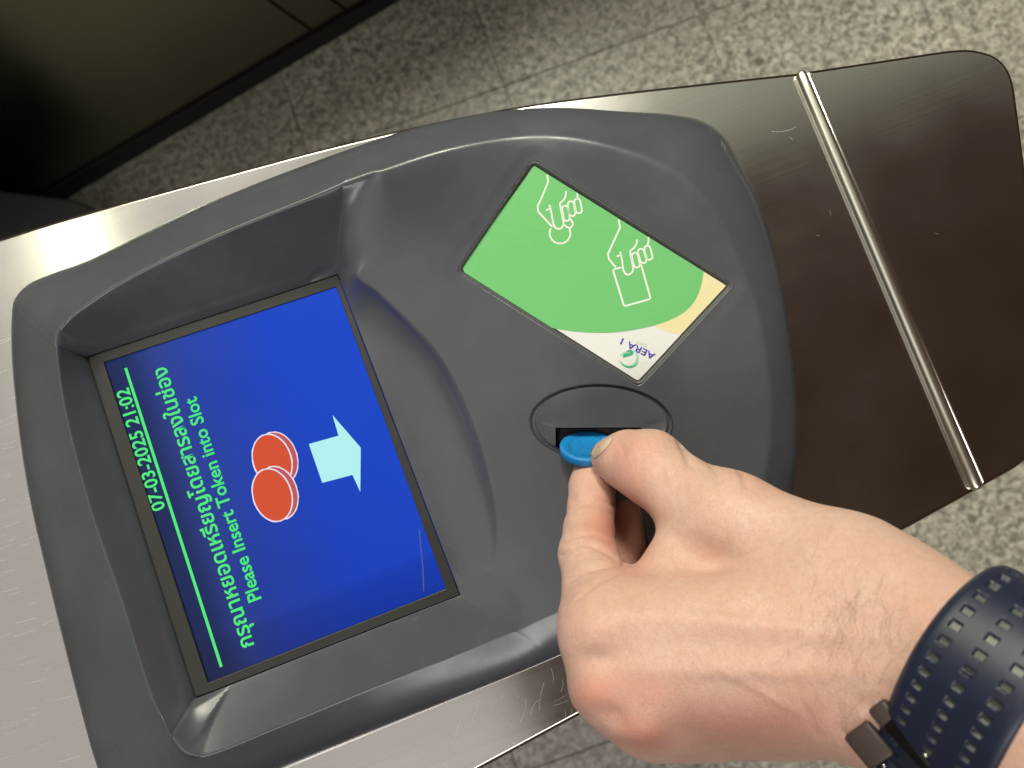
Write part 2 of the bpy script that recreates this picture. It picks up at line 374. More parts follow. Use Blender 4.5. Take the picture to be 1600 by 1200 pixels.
# slot plate ellipse
EC = at(938, 660, 0.0215); e1 = nrm((at(1046, 664, 0.0215) - at(832, 656, 0.0215)) * [1, 1, 0]); e2 = np.array([-e1[1], e1[0], 0.0])
EA, EB = 0.5 * np.linalg.norm(at(1049, 664, 0.0215) - at(833, 658, 0.0215)), 0.5 * np.linalg.norm(at(930, 606, 0.0215) - at(930, 722, 0.0215))
WX0, WX1 = at(590, 280, .033)[0], at(860, 230, .031)[0]
def surf_base(P):
    base = platform(P); dc, ci, _ = seg_dist(P, CR); zc = zat(CR3, ci)
    wd = 0.017 - 0.005 * sstep((P[:, 0] - WX0) / (WX1 - WX0)); w_ = np.exp(-(dc / wd) ** 1.6); return base * (1 - w_) + zc * w_, dc, ci, zc
def smax(a, b, k): return -smin(-a, -b, k)
def edge_d(P, k):
    """distance outside one edge line of the display frame (0 left, 1 top, 2 right, 3 bottom)"""
    Fp = np.array(FR)[:, :2]; a, b = Fp[k], Fp[(k + 1) % 4]; n = np.array([-(b - a)[1], (b - a)[0]]); n = n / np.linalg.norm(n)
    if (Fp.mean(0) - a) @ n > 0: n = -n
    return (P - a) @ n
def height(P):
    x, y = P[:, 0], P[:, 1]
    base, dc, ci, zc = surf_base(P)
    inC = inside(P, CR)
    ds, si, _ = seg_dist(P, SCP); inS = inside(P, SCP); zb = zat(SCP3, si)
    FRp = np.array(FR)[:, :2]; df, fi, _ = seg_dist(P, FRp)
    t = np.clip(df / (df + ds + 1e-9), 0, 1); z0 = zs(x, y) + 0.0012
    side_w = sstep(np.clip(1 - np.abs(fi - 2.5) / 0.75, 0, 1))           # 1 along the frame's right edge
    wall = np.where(fi < 1, t ** 0.9, t * 0.8 + 0.2 * np.sin(t * np.pi / 2))
    p = (1 - side_w) * wall + side_w * (1 - np.sqrt(np.clip(1 - t * t, 0, 1)) * 0.7 - 0.3 * (1 - t))
    zin = np.where(inS, z0 + (zb - z0) * p, base)
    # the walls as planes rising from the frame's edges to the crest, joined by smooth maxima; the platform cuts in past the top right corner
    dL, dT, dR, dB = [edge_d(P, k) for k in range(4)]
    rise = lambda d: np.where(d > 0, z0 + (zc - z0) * d / (d + dc + 1e-9), z0 + 0.6 * d)
    S_ = smax(smax(rise(dL), rise(dB), 0.008), rise(dT), 0.004)
    e2 = dR - 0.42 * np.clip(dT, 0, 1) + 0.0005
    wv_ = 0.0052 + 0.45 * np.clip(dT, 0, 1); cove = z0 + 0.0155 * np.clip(e2, 0, 1) / wv_ * (0.35 + 0.65 * np.clip(e2, 0, 1) / wv_)
    cove = np.where(e2 > 0, cove, z0 + 1.2 * e2)
    cap = base + 0.6 * 0.5 * (np.sqrt(e2 * e2 + 0.004 ** 2) - e2)
    new = smin(cap, smax(S_, np.minimum(cove, 0.06), 0.004), 0.0035)
    new = np.where(dR > -0.045, new, S_); kk = sstep((dR + 0.060) / 0.020); new = S_ * (1 - kk) + new * kk
    new = np.where(dT > 0, new, S_)
    wN = np.maximum(sstep(dT / 0.004), sstep((0.004 - dR) / 0.008) * sstep(np.maximum(dL, dB) / 0.003)); zin = zin * (1 - wN) + new * wN
    do, oi, _ = seg_dist(P, OUT); tt = np.clip(do / (do + dc + 1e-9), 0, 1)
    prof = 0.56 * (1 - (1 - tt) ** 4.5) ** 0.62 + 0.44 * tt
    return np.where(inC, zin, 0.004 + (zc - 0.004) * prof)
def details(P, z):
    """card recess (rounded rectangle) and the seat of the slot plate"""
    CP = CARD[:, :2]; dcd, _, _ = seg_dist(P, CP); ins = inside(P, CP); sdc = np.where(ins, -dcd, dcd) - 0.0014
    pl = cc[2] - (cn[0] * (P[:, 0] - cc[0]) + cn[1] * (P[:, 1] - cc[1])) / cn[2]
    k = sstep(-(sdc - 0.0006) / 0.0012); z = z * (1 - k) + np.minimum(z, pl - 0.0022) * k
    k2 = sstep(1 - (sdc - 0.0006) / 0.006); z = z * (1 - k2) + np.minimum(z, pl + 0.0008) * k2
    q = (P - EC[:2]); a = q @ e1[:2]; b = q @ e2[:2]; er = np.sqrt((a / EA) ** 2 + (b / EB) ** 2)
    return z - 0.0120 * sstep((1.0 - er) / 0.035)
RFRAME = np.array(FR)[:, :2]; c0 = RFRAME.mean(0)
def ray_poly(c, ang, poly):
    d = np.stack([np.cos(ang), np.sin(ang)], 1); best = np.full(len(ang), 1e9)
    A = poly; B = np.roll(poly, -1, 0)
    for a, b in zip(A, B):
        e = b - a; den = d[:, 0] * e[1] - d[:, 1] * e[0]; w_ = a - c
        with np.errstate(divide='ignore', invalid='ignore'):
            t = (w_[0] * e[1] - w_[1] * e[0]) / den; s = (w_[0] * d[:, 1] - w_[1] * d[:, 0]) / den
        ok = (t > 0) & (s >= -1e-9) & (s <= 1 + 1e-9); best[ok] = np.minimum(best[ok], t[ok])
    return c + d * best[:, None]
# angles: even along the outline, plus the frame's corners
fine = np.linspace(-np.pi, np.pi, 9001)[:-1]; po = ray_poly(c0, fine, OUT); sl = np.linalg.norm(np.roll(po, -1, 0) - po, axis=1); cs = np.concatenate([[0], np.cumsum(sl)])
NA, NRD = 1500, 300
ang = np.interp(np.linspace(0, cs[-1], NA + 1)[:-1], cs, np.append(fine, np.pi))
for c in RFRAME - c0:
    a_ = math.atan2(c[1], c[0]); ang[np.argmin(np.abs(ang - a_))] = a_
pi_ = ray_poly(c0, ang, RFRAME); po = ray_poly(c0, ang, OUT)
tr = np.linspace(0, 1, NRD + 1); tr = tr - 0.028 * np.sin(2 * np.pi * tr)
P2 = pi_[:, None, :] * (1 - tr)[None, :, None] + po[:, None, :] * tr[None, :, None]
flat = P2.reshape(-1, 2); Hh = height(flat).reshape(NA, NRD + 1)
Hs = Hh.copy()
for _ in range(8):                                   # round the moulded edges a little
    m_ = 0.5 * Hs[:, 1:-1] + 0.25 * (Hs[:, :-2] + Hs[:, 2:]); Hs[:, 1:-1] = 0.6 * m_ + 0.2 * (np.roll(m_, 1, 0) + np.roll(m_, -1, 0))
def relax(Hs, spots, it=60):
    W_ = np.zeros(Hs.shape)
    for x, y, z, r in spots: W_ = np.maximum(W_, np.exp(-((P2 - at(x, y, z)[:2]) ** 2).sum(2) / r ** 2))
    for _ in range(it):
        m_ = 0.5 * Hs[:, 1:-1] + 0.25 * (Hs[:, :-2] + Hs[:, 2:]); m_ = 0.5 * m_ + 0.25 * (np.roll(m_, 1, 0) + np.roll(m_, -1, 0)); Hs[:, 1:-1] += (m_ - Hs[:, 1:-1]) * W_[:, 1:-1]
    return Hs
def membrane(Hs, x, y, z, R, soft, it):
    """let the shell flow smoothly between its fixed borders inside a disc"""
    W_ = sstep((R - np.sqrt(((P2 - at(x, y, z)[:2]) ** 2).sum(2))) / soft) * KEEP
    rows = np.where(W_.max(1) > 1e-3)[0]; sh = 0
    if rows.min() == 0 and rows.max() == NA - 1: sh = NA // 2; rows = np.sort((rows + sh) % NA)
    A_ = np.roll(Hs, sh, 0); W2 = np.roll(W_, sh, 0); a, b = rows.min() - 1, rows.max() + 2; B_ = A_[a:b].copy(); w_ = W2[a:b][1:-1, 1:-1]
    ha = np.linalg.norm(np.diff(np.roll(P2, sh, 0)[a:b], axis=0), axis=2)[:-1, 1:-1]; hr = np.linalg.norm(np.diff(np.roll(P2, sh, 0)[a:b], axis=1), axis=2)[1:-1, :-1]
    ca = 1 / ha ** 2; cr_ = 1 / hr ** 2; t_ = 2 * (ca + cr_)
    def solve(B, ca, cr_, w_, n):
        t_ = 2 * (ca + cr_)
        for _ in range(n):
            m_ = (ca * (B[2:, 1:-1] + B[:-2, 1:-1]) + cr_ * (B[1:-1, 2:] + B[1:-1, :-2])) / t_
            B[1:-1, 1:-1] += (m_ - B[1:-1, 1:-1]) * w_ * 0.95
        return B
    def up(c, ii, jj, shp):
        r_ = np.array([np.interp(np.arange(shp[1]), jj, row) for row in c]); return np.array([np.interp(np.arange(shp[0]), ii, col) for col in r_.T]).T
    if it > 250:                                      # coarse pass first
        K = 5; ii = np.arange(0, B_.shape[0], K); jj = np.arange(0, B_.shape[1], K); Bc = B_[np.ix_(ii, jj)].copy(); Wc = W2[a:b][np.ix_(ii, jj)][1:-1, 1:-1]
        Pc = np.roll(P2, sh, 0)[a:b][np.ix_(ii, jj)]
        hac = np.linalg.norm(np.diff(Pc, axis=0), axis=2)[:-1, 1:-1]; hrc = np.linalg.norm(np.diff(Pc, axis=1), axis=2)[1:-1, :-1]
        B0 = Bc.copy(); Bc = solve(Bc, 1 / hac ** 2, 1 / hrc ** 2, Wc, 3500); B_ += up(Bc - B0, ii, jj, B_.shape)
    B_ = solve(B_, ca, cr_, w_, min(it, 500))
    A_[a:b] = B_; return np.roll(A_, -sh, 0)
_dc = seg_dist(flat, CR)[0].reshape(NA, NRD + 1); _in = inside(flat, CR).reshape(NA, NRD + 1); _df = seg_dist(flat, RFRAME)[0].reshape(NA, NRD + 1)
KEEP = np.where(_in, sstep((_dc - 0.0003) / 0.0022), 0) * sstep(_df / 0.004)
_ra, _rb = at(540, 424, .0265)[:2], at(700, 560, .025)[:2]; _rn = np.array([-(_rb - _ra)[1], (_rb - _ra)[0]]); _rn /= np.linalg.norm(_rn); _rn *= np.sign((at(640, 340, .028)[:2] - _ra) @ _rn)
KEEP = KEEP * sstep(((P2 - _ra) @ _rn - 0.0025) / 0.006)
def plate_fill(Hs, x, y, z, R, soft, nmax=700):
    """thin-plate surface through the fixed borders of a disc: no creases inside"""
    r_ = np.sqrt(((P2 - at(x, y, z)[:2]) ** 2).sum(2)); W_ = sstep((R - r_) / soft) * KEEP
    ok = _in & (W_ < 0.12) & (r_ < R + 0.003) & ((KEEP > 0.5) | (_dc < 0.0012) | (_df < 0.0016) | (RSD < 0.0)) & (RSD > -0.004)
    I_ = np.argwhere(ok); I_ = I_[rng.permutation(len(I_))[:nmax]]; X = P2[tuple(I_.T)] * 100; h = Hs[tuple(I_.T)] * 100; n = len(X)
    U_ = lambda d2: 0.5 * d2 * np.log(d2 + 1e-12)
    A_ = np.zeros((n + 3, n + 3)); A_[:n, :n] = U_(((X[:, None] - X[None]) ** 2).sum(2)) + np.eye(n) * 1e-3; A_[:n, n:] = np.column_stack([np.ones(n), X]); A_[n:, :n] = A_[:n, n:].T
    c = np.linalg.solve(A_, np.append(h, [0, 0, 0])); E_ = np.argwhere(W_ > 0.01); Y = P2[tuple(E_.T)] * 100; out = np.zeros(len(Y))
    for k in range(0, len(Y), 20000):
        y_ = Y[k:k + 20000]; out[k:k + 20000] = U_(((y_[:, None] - X[None]) ** 2).sum(2)) @ c[:n] + np.column_stack([np.ones(len(y_)), y_]) @ c[n:]
    Z_ = Hs.copy(); w_ = W_[tuple(E_.T)]; Z_[tuple(E_.T)] = Hs[tuple(E_.T)] * (1 - w_) + out / 100 * w_; return Z_
RSD = (P2 - _ra) @ _rn
KEEP = np.where(_in, sstep((_dc - 0.0005) / 0.0026), 0) * sstep((_df - 0.0004) / 0.003) * sstep((RSD - 0.0005) / 0.005)
KEEP = np.where(_in, sstep((_dc - 0.0003) / 0.0022), 0) * sstep(_df / 0.004)
KEEP = np.where(_in, sstep((_dc - 0.0006) / 0.005), 0) * sstep((_df - 0.0008) / 0.005)
Hs = membrane(Hs, 572, 352, .029, .021, .014, 240); Hs = relax(Hs, [(572, 352, .029, .014)], 60)
KEEP = np.where(_in, sstep((_dc - 0.0003) / 0.0022), 0) * sstep(_df / 0.004)
Hs = membrane(Hs, 735, 975, .014, .020, .010, 500)
KEEP = np.where(_in, sstep((_dc - 0.0005) / 0.003), 0) * sstep((_df - 0.0006) / 0.0025); Hs = details(flat, Hs.reshape(-1)).reshape(NA, NRD + 1)
V3 = np.concatenate([P2, Hs[:, :, None]], 2)
skirt = V3[:, -1:, :].copy(); skirt[:, :, 2] = -0.0005; lip = V3[:, :1, :].copy(); lip[:, :, 2] -= 0.004
V3 = np.concatenate([lip, V3, skirt], 1); NC = V3.shape[1]
idx = np.arange(NA * NC).reshape(NA, NC); nx = np.roll(idx, -1, 0)
Q = np.stack([idx[:, :-1], idx[:, 1:], nx[:, 1:], nx[:, :-1]], -1).reshape(-1, 4)
hs = mesh_np('reader_housing', V3.reshape(-1, 3), Q, M_HOUSE, gate, True)
BV_H = BVHTree.FromPolygons([tuple(v) for v in V3[::3, ::2].reshape(-1, 3).tolist()], [tuple(q) for q in (lambda I: np.stack([I[:-1, :-1], I[:-1, 1:], I[1:, 1:], I[1:, :-1]], -1).reshape(-1, 4))(np.arange(V3[::3, ::2].shape[0] * V3[::3, ::2].shape[1]).reshape(V3[::3, ::2].shape[:2])).tolist()])

# ------------------------------------------------------------------ display
def ring_frame(outer, inner, n, th):
    bm = bmesh.new(); o = [bm.verts.new(tuple(p)) for p in outer]; i = [bm.verts.new(tuple(p)) for p in inner]; k = len(o)
    o2 = [bm.verts.new(tuple(np.asarray(p) - n * th)) for p in outer]; i2 = [bm.verts.new(tuple(np.asarray(p) - n * th)) for p in inner]
    for a in range(k):
        b = (a + 1) % k
        bm.faces.new((o[a], o[b], i[b], i[a])); bm.faces.new((i[a], i[b], i2[b], i2[a])); bm.faces.new((o[b], o[a], o2[a], o2[b]))
    bmesh.ops.recalc_face_normals(bm, faces=bm.faces); return bm
SCR = [SC_BL, SC_BR, SC_TR, SC_TL]; fc_ = np.mean(FR, 0)
Fo = [np.array(p) + (fc_ - p) * 0.006 for p in FR]
order = [0, 1, 2, 3]
inner = [on_plane(x, y, SO + sn * 0.001, sn) for x, y in [(325, 1067), (162, 566), (525, 448), (697, 920)]]
bm = ring_frame(Fo, inner, sn, 0.0028); bevel_all(bm, 0.0003, 2); bm_obj('display_frame', bm, M_FRAME, gate)
def display_mat():
    m = mat('display_blue', (0.004, 0.004, 0.008), 0.10, 0, 0.22); k = NT(m)
    tc = k.n('ShaderNodeTexCoord'); sp = k.n('ShaderNodeSeparateXYZ'); k.l(tc.outputs['UV'], sp.inputs[0])
    hdr = k.ramp(sp.outputs['Y'], [(0.0, (0.010, 0.062, 0.56)), (0.35, (0.010, 0.058, 0.52)), (0.66, (0.018, 0.052, 0.37)), (0.80, (0.020, 0.044, 0.25)), (0.90, (0.006, 0.020, 0.11)), (1.0, (0.004, 0.013, 0.07))])  # header blues, with viewing-angle fall-off painted in as well
    edge = k.ramp(sp.outputs['X'], [(0.0, (0.55, 0.55, 0.62)), (0.10, (0.70, 0.70, 0.76)), (0.13, (0.86, 0.86, 0.90)), (0.6, (1, 1, 1)), (1.0, (1.05, 1.05, 1.05))])  # darker band: housing wall's reflection painted into the emission
    k.l(k.mix(1.0, hdr, edge, 'MULTIPLY'), k.b.inputs['Emission Color']); k.b.inputs['Emission Strength'].default_value = 1.0
    sm = k.noise(k.pos(), 40, 4); k.l(k.rng(sm, 0.06, 0.2, 0.3, 0.7), k.b.inputs['Roughness']); return m
bm = bmesh.new(); ce = np.mean(SCR, 0); vs = [bm.verts.new(tuple(p + (p - ce) * 0.02)) for p in (SC_BL, SC_BR, SC_TR, SC_TL)]; f = bm.faces.new(vs)
uv = bm.loops.layers.uv.new('UVMap')
for lp, c in zip(f.loops, ((0, 0), (1, 0), (1, 1), (0, 1))): lp[uv].uv = c
me = bpy.data.meshes.new('display'); bm.to_mesh(me); bm.free(); disp = link('display', me, display_mat(), gate)
def scr(px, py, off=0.0): return on_plane(px, py, SO, sn) + sn * off
def text_mesh(body, thick=0.0):
    cu = bpy.data.curves.new('text', 'FONT'); cu.body = body; cu.offset = thick; cu.resolution_u = 3
    o = bpy.data.objects.new('text', cu); COL.objects.link(o); bpy.context.view_layer.update()
    me = bpy.data.meshes.new_from_object(o.evaluated_get(bpy.context.evaluated_depsgraph_get())); bpy.data.objects.remove(o)
    n = len(me.vertices); a = np.zeros(n * 3, np.float32); me.vertices.foreach_get('co', a); return me, a.reshape(-1, 3)
def put_text(name, body, p0, p1, n, m, parent, thick=0.0, hscale=1.0, off=0.00012, label=None):
    me, v = text_mesh(body, thick); x0, x1 = v[:, 0].min(), v[:, 0].max(); d = p1 - p0; L = np.linalg.norm(d); d = d / L; u = np.cross(n, d); s = L / (x1 - x0)
    W = p0 + np.outer((v[:, 0] - x0) * s, d) + np.outer(v[:, 1] * s * hscale, u) + n * off
    me.vertices.foreach_set('co', W.astype(np.float32).ravel()); me.update()
    return link(name, me, m, parent)
put_text('date_text', '07-03-2025 21:02', scr(258.5, 794), scr(200.5, 605), sn, M_TXT, disp, 0.017, 1.0)
put_text('thai_text', 'กรุณาหยอดเหรียญโดยสารลงในช่อง', scr(397, 1007), scr(259, 572), sn, M_TXT, disp, 0.017, 0.98)
put_text('instruction_text', 'Please Insert Token into Slot', scr(408.5, 935), scr(306, 619), sn, M_TXT, disp, 0.017, 1.0)
def strip(name, pts, wd, n, m, parent, off=0.00012):
    V, F = ribbon(pts, n, wd, off); return mesh(name, V, F, m, parent)
strip('header_line', [scr(346, 1042), scr(196.5, 575)], 0.00105, sn, M_TXT, disp)
def disc(c, ra, rb, off, wob=0.0, n=64):
    return [c + ex * math.cos(t) * ra * (1 + wob * random.uniform(-1, 1)) + ey * math.sin(t) * rb * (1 + wob * random.uniform(-1, 1)) + sn * off for t in np.linspace(0, 2 * math.pi, n, endpoint=False)]
mm = np.linalg.norm(scr(426, 774) - scr(427, 774))
for k, (cx, cy, o0) in enumerate([(425.5, 719, 0.0001), (425.8, 773.5, 0.0003)]):
    c = scr(cx, cy); ra, rb = 43.0 * mm, 29.5 * mm; cb = scr(cx + 9.0, cy - 3.4)
    w_ = mesh('coin_outline', disc(cb, ra + 1.6 * mm, rb + 1.2 * mm, o0, 0.012), [tuple(range(64))], M_WLINE, disp)
    mesh('coin_rim', disc(cb, ra - 0.5 * mm, rb - 0.6 * mm, o0 + 0.00004), [tuple(range(64))], M_RIM, disp)
    mesh('coin_outline', disc(c, ra + 1.4 * mm, rb + 1.4 * mm, o0 + 0.00008, 0.01), [tuple(range(64))], M_WLINE, disp)
    mesh('coin_face', disc(c, ra - 0.8 * mm, rb - 0.8 * mm, o0 + 0.00012), [tuple(range(64))], M_RED, disp)
ar = [(519.5, 648.5), (563.7, 699.5), (563, 768.6), (550.7, 742), (503.6, 754.5), (482.6, 693.8), (529, 680.8)]
mesh('arrow_picture', [scr(x, y, 0.00012) for x, y in ar], [tuple(range(7))], M_ARROW, disp)
M_GSTREAK = mat('glass_streak', (0.05, 0.08, 0.30), 0.5)
strip('glass_streak', [scr(655, 826), scr(657, 850), scr(661, 890), scr(662, 924)], 0.00045, sn, M_GSTREAK, disp, 0.0002)  # narrow bluish streak lying on the glass

# ------------------------------------------------------------------ card reader panel with its sticker
def quad_round(C, r, n=6):
    C = np.asarray(C); out = []
    for i in range(4):
        p = C[i]; a = nrm(C[i - 1] - p); b = nrm(C[(i + 1) % 4] - p)
        for t in np.linspace(0, 1, n): out.append((1 - t) ** 2 * (p + a * r) + 2 * t * (1 - t) * p + t * t * (p + b * r))
    return out
def grow(C, d):
    C = np.asarray(C); out = []
    for i in range(4):
        p = C[i]; a = nrm(p - C[i - 1]); b = nrm(p - C[(i + 1) % 4]); s = np.linalg.norm(np.cross(a, b)); out.append(p + (a + b) * d / s)
    return np.array(out)
C0 = np.array([on_plane(x, y, cc, cn) for x, y in CARD_px])
def zproj(P, O, n): P = np.array(P); P[:, 2] = O[2] - ((P[:, :2] - O[:2]) @ n[:2]) / n[2]; return P
go = quad_round(grow(C0, 0.0026), 0.0042); gi = quad_round(grow(C0, 0.0004), 0.0012)
bm = bmesh.new(); rings = []
for R_, h in ((go, -0.0016), ([a * .8 + b * .2 for a, b in zip(go, gi)], 0.0002), ([a * .65 + b * .35 for a, b in zip(go, gi)], 0.0006), ([a * .45 + b * .55 for a, b in zip(go, gi)], 0.0006), ([a * .25 + b * .75 for a, b in zip(go, gi)], 0.0001), (gi, -0.0012)):
    rings.append([bm.verts.new(tuple(np.asarray(p) + cn * h)) for p in R_])
for r0, r1_ in zip(rings, rings[1:]):
    for i in range(len(r0)): bm.faces.new((r0[i], r0[(i + 1) % len(r0)], r1_[(i + 1) % len(r0)], r1_[i]))
reader = bm_obj('card_reader', bm, M_GASKET, gate, True)
bm = prism([p - cn * 0.0006 for p in quad_round(grow(C0, 0.0002), 0.0010)], -cn * 0.002); base_st = bm_obj('reader_sticker', bm, M_WHITE, reader)
STO = cc - cn * 0.0006
def st(zx, zy): return on_plane(700 + zx / 3.159, 240 + zy / 3.159, STO, cn)
def flat_poly(name, zp, m, off):
    bm = bmesh.new(); vs = [bm.verts.new(tuple(st(*p) + cn * off)) for p in zp]; f = bm.faces.new(vs); bm.normal_update()
    if Vector(f.normal).dot(Vector(cn)) < 0: f.normal_flip()
    bmesh.ops.triangulate(bm, faces=bm.faces[:]); return bm_obj2(name, bm, m)
def bm_obj2(name, bm, m):
    me = bpy.data.meshes.new(name); bm.to_mesh(me); bm.free(); return link(name, me, m, reader)
gcurve = catmull([(1262, 583), (1256, 620), (1238, 688), (1205, 745), (1155, 790), (1080, 828), (980, 858), (850, 880), (740, 885), (620, 878), (508, 860)], 6)
flat_poly('cream_patch', [(1262, 583), (1372, 652), (1150, 892), (1105, 886), (1062, 874), (1020, 850), (1060, 800), (1200, 690)], M_CREAM, 0.00004)
flat_poly('green_field', [(425, 60)] + [tuple(p) for p in gcurve] + [(96, 600), (80, 584), (74, 568), (72, 552)], M_GREEN, 0.00008)
LW = 8.5 / 3.159 * 0.285 / FPX
def icon(lines):
    A = Acc()
    for pl, sm in lines:
        P = catmull(pl, 6) if sm else np.array(pl, float)
        A.add(ribbon([st(*p) for p in P], cn, LW, 0.00013))
    return A
def capsule(x0, y0, x1, y1, r=17):
    a = math.atan2(y1 - y0, x1 - x0); out = []
    for t in np.linspace(-math.pi / 2, math.pi / 2, 7): out.append((x1 + r * math.cos(a + t), y1 + r * math.sin(a + t)))
    for t in np.linspace(math.pi / 2, 3 * math.pi / 2, 7): out.append((x0 + r * math.cos(a + t), y0 + r * math.sin(a + t)))
    return out + [out[0]]
def circ(cx, cy, r, a0, a1): return [(cx + r * math.cos(t), cy + r * math.sin(t)) for t in np.radians(np.linspace(a0, a1, 30))]
i1 = icon([([(490, 106), (494, 140), (470, 200), (442, 262), (446, 288), (515, 362)], 0), ([(484, 280), (506, 270)], 0), ([(500, 253), (509, 285), (520, 345), (533, 368), (555, 370), (570, 350), (566, 320), (558, 280), (552, 245)], 1),
           ([(551, 246), (570, 230), (580, 210), (583, 186)], 1), (capsule(578, 272, 586, 318, 15), 0), (capsule(606, 250, 614, 294, 15), 0), (capsule(638, 238, 646, 280, 15), 0), ([(636, 196), (640, 212), (636, 226)], 0), ([(603, 322), (616, 346), (604, 366), (582, 360), (572, 350)], 1), (circ(553, 393, 51, -28, 208), 0)])
mesh('token_hand_icon', i1.V, i1.F, M_LINE, reader)
i2 = icon([([(842, 326), (849, 366), (789, 496), (794, 520), (828, 562)], 0), ([(833, 508), (856, 498)], 0), ([(850, 484), (858, 520), (866, 575), (880, 596), (900, 594), (913, 575), (909, 540), (902, 505), (899, 478)], 1),
           ([(899, 480), (918, 465), (930, 445), (934, 424)], 1), (capsule(922, 505, 932, 548, 15), 0), (capsule(952, 485, 964, 526, 15), 0), (capsule(984, 470, 994, 510, 15), 0), ([(989, 412), (990, 435), (984, 452)], 0),
           ([(856, 562), (822, 570), (815, 578), (868, 750), (876, 752), (994, 719), (999, 712), (952, 545)], 0)])
mesh('card_hand_icon', i2.V, i2.F, M_LINE, reader)
put_text('brand_text', 'AERA 1', st(1026, 990), st(862, 911), cn, M_PURPLE, reader, 0.012, 0.78, 0.00014)
put_text('city_text', 'CITY', st(985, 944), st(934, 920), cn, M_CITY, reader, 0.0, 0.85, 0.00014)
def crescent(cx, cy, r, a0, a1, w0, n=20):
    o = []; i = []
    for t in np.linspace(0, 1, n):
        a = math.radians(a0 + (a1 - a0) * t); w_ = w0 * math.sin(math.pi * t) + 0.5; o.append((cx + r * math.cos(a), cy + r * math.sin(a))); i.append((cx + (r - w_) * math.cos(a), cy + (r - w_) * math.sin(a)))
    return o + i[::-1]
flat_poly('logo_swirl', crescent(893, 1010, 48, -70, 175, 13), M_LOGO2, 0.00012)
flat_poly('logo_swirl', crescent(896, 1012, 46, 20, 165, 8), M_LOGO, 0.00014)
flat_poly('logo_leaf', [(862, 1008), (868, 988), (884, 972), (903, 968), (916, 978), (912, 992), (893, 1000)], M_LOGO, 0.00012)
flat_poly('logo_swirl', crescent(880, 1008, 30, 190, 320, 9), M_LOGO2, 0.00016)

# ------------------------------------------------------------------ token slot plate: an oval with a rectangular mouth
def plate_z(P): return surf_base(P)[0]
SLc = [(868, 668), (1002, 668), (1004, 707), (868, 700)]
SL = np.array([at(x, y, 0.0212)[:2] for x, y in SLc])
NP = 160; angs = np.linspace(0, 2 * np.pi, NP, endpoint=False); sc0 = SL.mean(0)
scA = np.sort(np.concatenate([angs, [math.atan2(*(p - sc0)[::-1]) % (2 * np.pi) for p in SL]])); NP = len(scA)
pin = ray_poly(sc0, scA, SL)
def ell_poly(k, n=400): t = np.linspace(0, 2 * np.pi, n, endpoint=False); return EC[:2] + np.outer(np.cos(t) * EA * k, e1[:2]) + np.outer(np.sin(t) * EB * k, e2[:2])
pout = ray_poly(sc0, scA, ell_poly(0.945)); grooveo = ray_poly(sc0, scA, ell_poly(1.0))
rows = []
for t in np.linspace(0, 1, 14):
    p = pin * (1 - t) + pout * t; rows.append(np.column_stack([p, plate_z(p) + 0.0003 - 0.0015 * (1 - t ** 2.2)]))
rim_top = rows[-1].copy(); rim_top[:, 2] -= 0.0004; rim_top[:, :2] += (pout - EC[:2]) * 0.006; rows.append(rim_top)
rim = rim_top.copy(); rim[:, 2] -= 0.0006; rim[:, :2] += (pout - EC[:2]) * 0.008; rows.append(rim)
gb = np.column_stack([pout + (grooveo - pout) * 0.75, rows[-1][:, 2] - 0.0002]); rows.append(gb)
gt = np.column_stack([pout + (grooveo - pout) * 1.12, plate_z(grooveo) - 0.0004]); rows.append(gt)
gt = np.column_stack([EC[:2] + (grooveo - EC[:2]) * 1.025, plate_z(grooveo) + 0.0006]); rows.append(gt)
gt = np.column_stack([EC[:2] + (grooveo - EC[:2]) * 1.045, plate_z(grooveo) - 0.0003]); rows.append(gt)
lipr = rows[0].copy(); lipr[:, 2] -= 0.0035
Vp = np.concatenate([lipr] + rows); nr = len(rows) + 1; I = np.arange(nr * NP).reshape(nr, NP); J = np.roll(I, -1, 1)
slot = mesh_np('token_slot', Vp, np.stack([I[:-1], J[:-1], J[1:], I[1:]], -1).reshape(-1, 4), M_HOUSE, gate, True)
me = slot.data; bm = bmesh.new(); bm.from_mesh(me)
for e in bm.edges:
    if len(e.link_faces) == 2 and e.calc_face_angle(0) > 0.6: e.smooth = False
bmesh.ops.recalc_face_normals(bm, faces=bm.faces); bm.to_mesh(me); bm.free()
G = 0.0004; sv = [np.append(p + (p - sc0) * 0.01, 0.0178) for p in SL]; sb = [np.append(p[:2], 0.0045) for p in sv]
mesh('slot_mouth', sv + sb, [(4, 5, 6, 7), (0, 4, 7, 3), (1, 2, 6, 5), (0, 1, 5, 4), (3, 7, 6, 2)], M_VOID, slot)

# ------------------------------------------------------------------ blue token, leaning into the mouth
M_TOK = mat('blue_plastic', (0.012, 0.23, 0.60), 0.33); k = NT(M_TOK); k.b.inputs['Subsurface Weight'].default_value = 0.15; k.b.inputs['Subsurface Radius'].default_value = (0.001, 0.002, 0.004)
k.bump(k.noise(k.pos(), 900, 3), 0.1, 0.0001)
M_TOKD = mat('token_marks', (0.008, 0.06, 0.17), 0.5)
tc = dep(919, 696, 0.2872); TR_, TT = 0.0107, 0.0028
vx = RC @ np.array([1.0, 0, 0]); vy = RC @ np.array([0, 1.0, 0]); vz = RC @ np.array([0, 0, 1.0])
td = nrm(-ray(919, 696)); til = math.radians(59)
tn = nrm(td * math.cos(til) + nrm(vy - td * (vy @ td)) * math.sin(til)); t1 = nrm(vx * math.cos(0.05) - vy * 0.05); t1 = nrm(t1 - tn * (t1 @ tn)); t2 = np.cross(tn, t1)
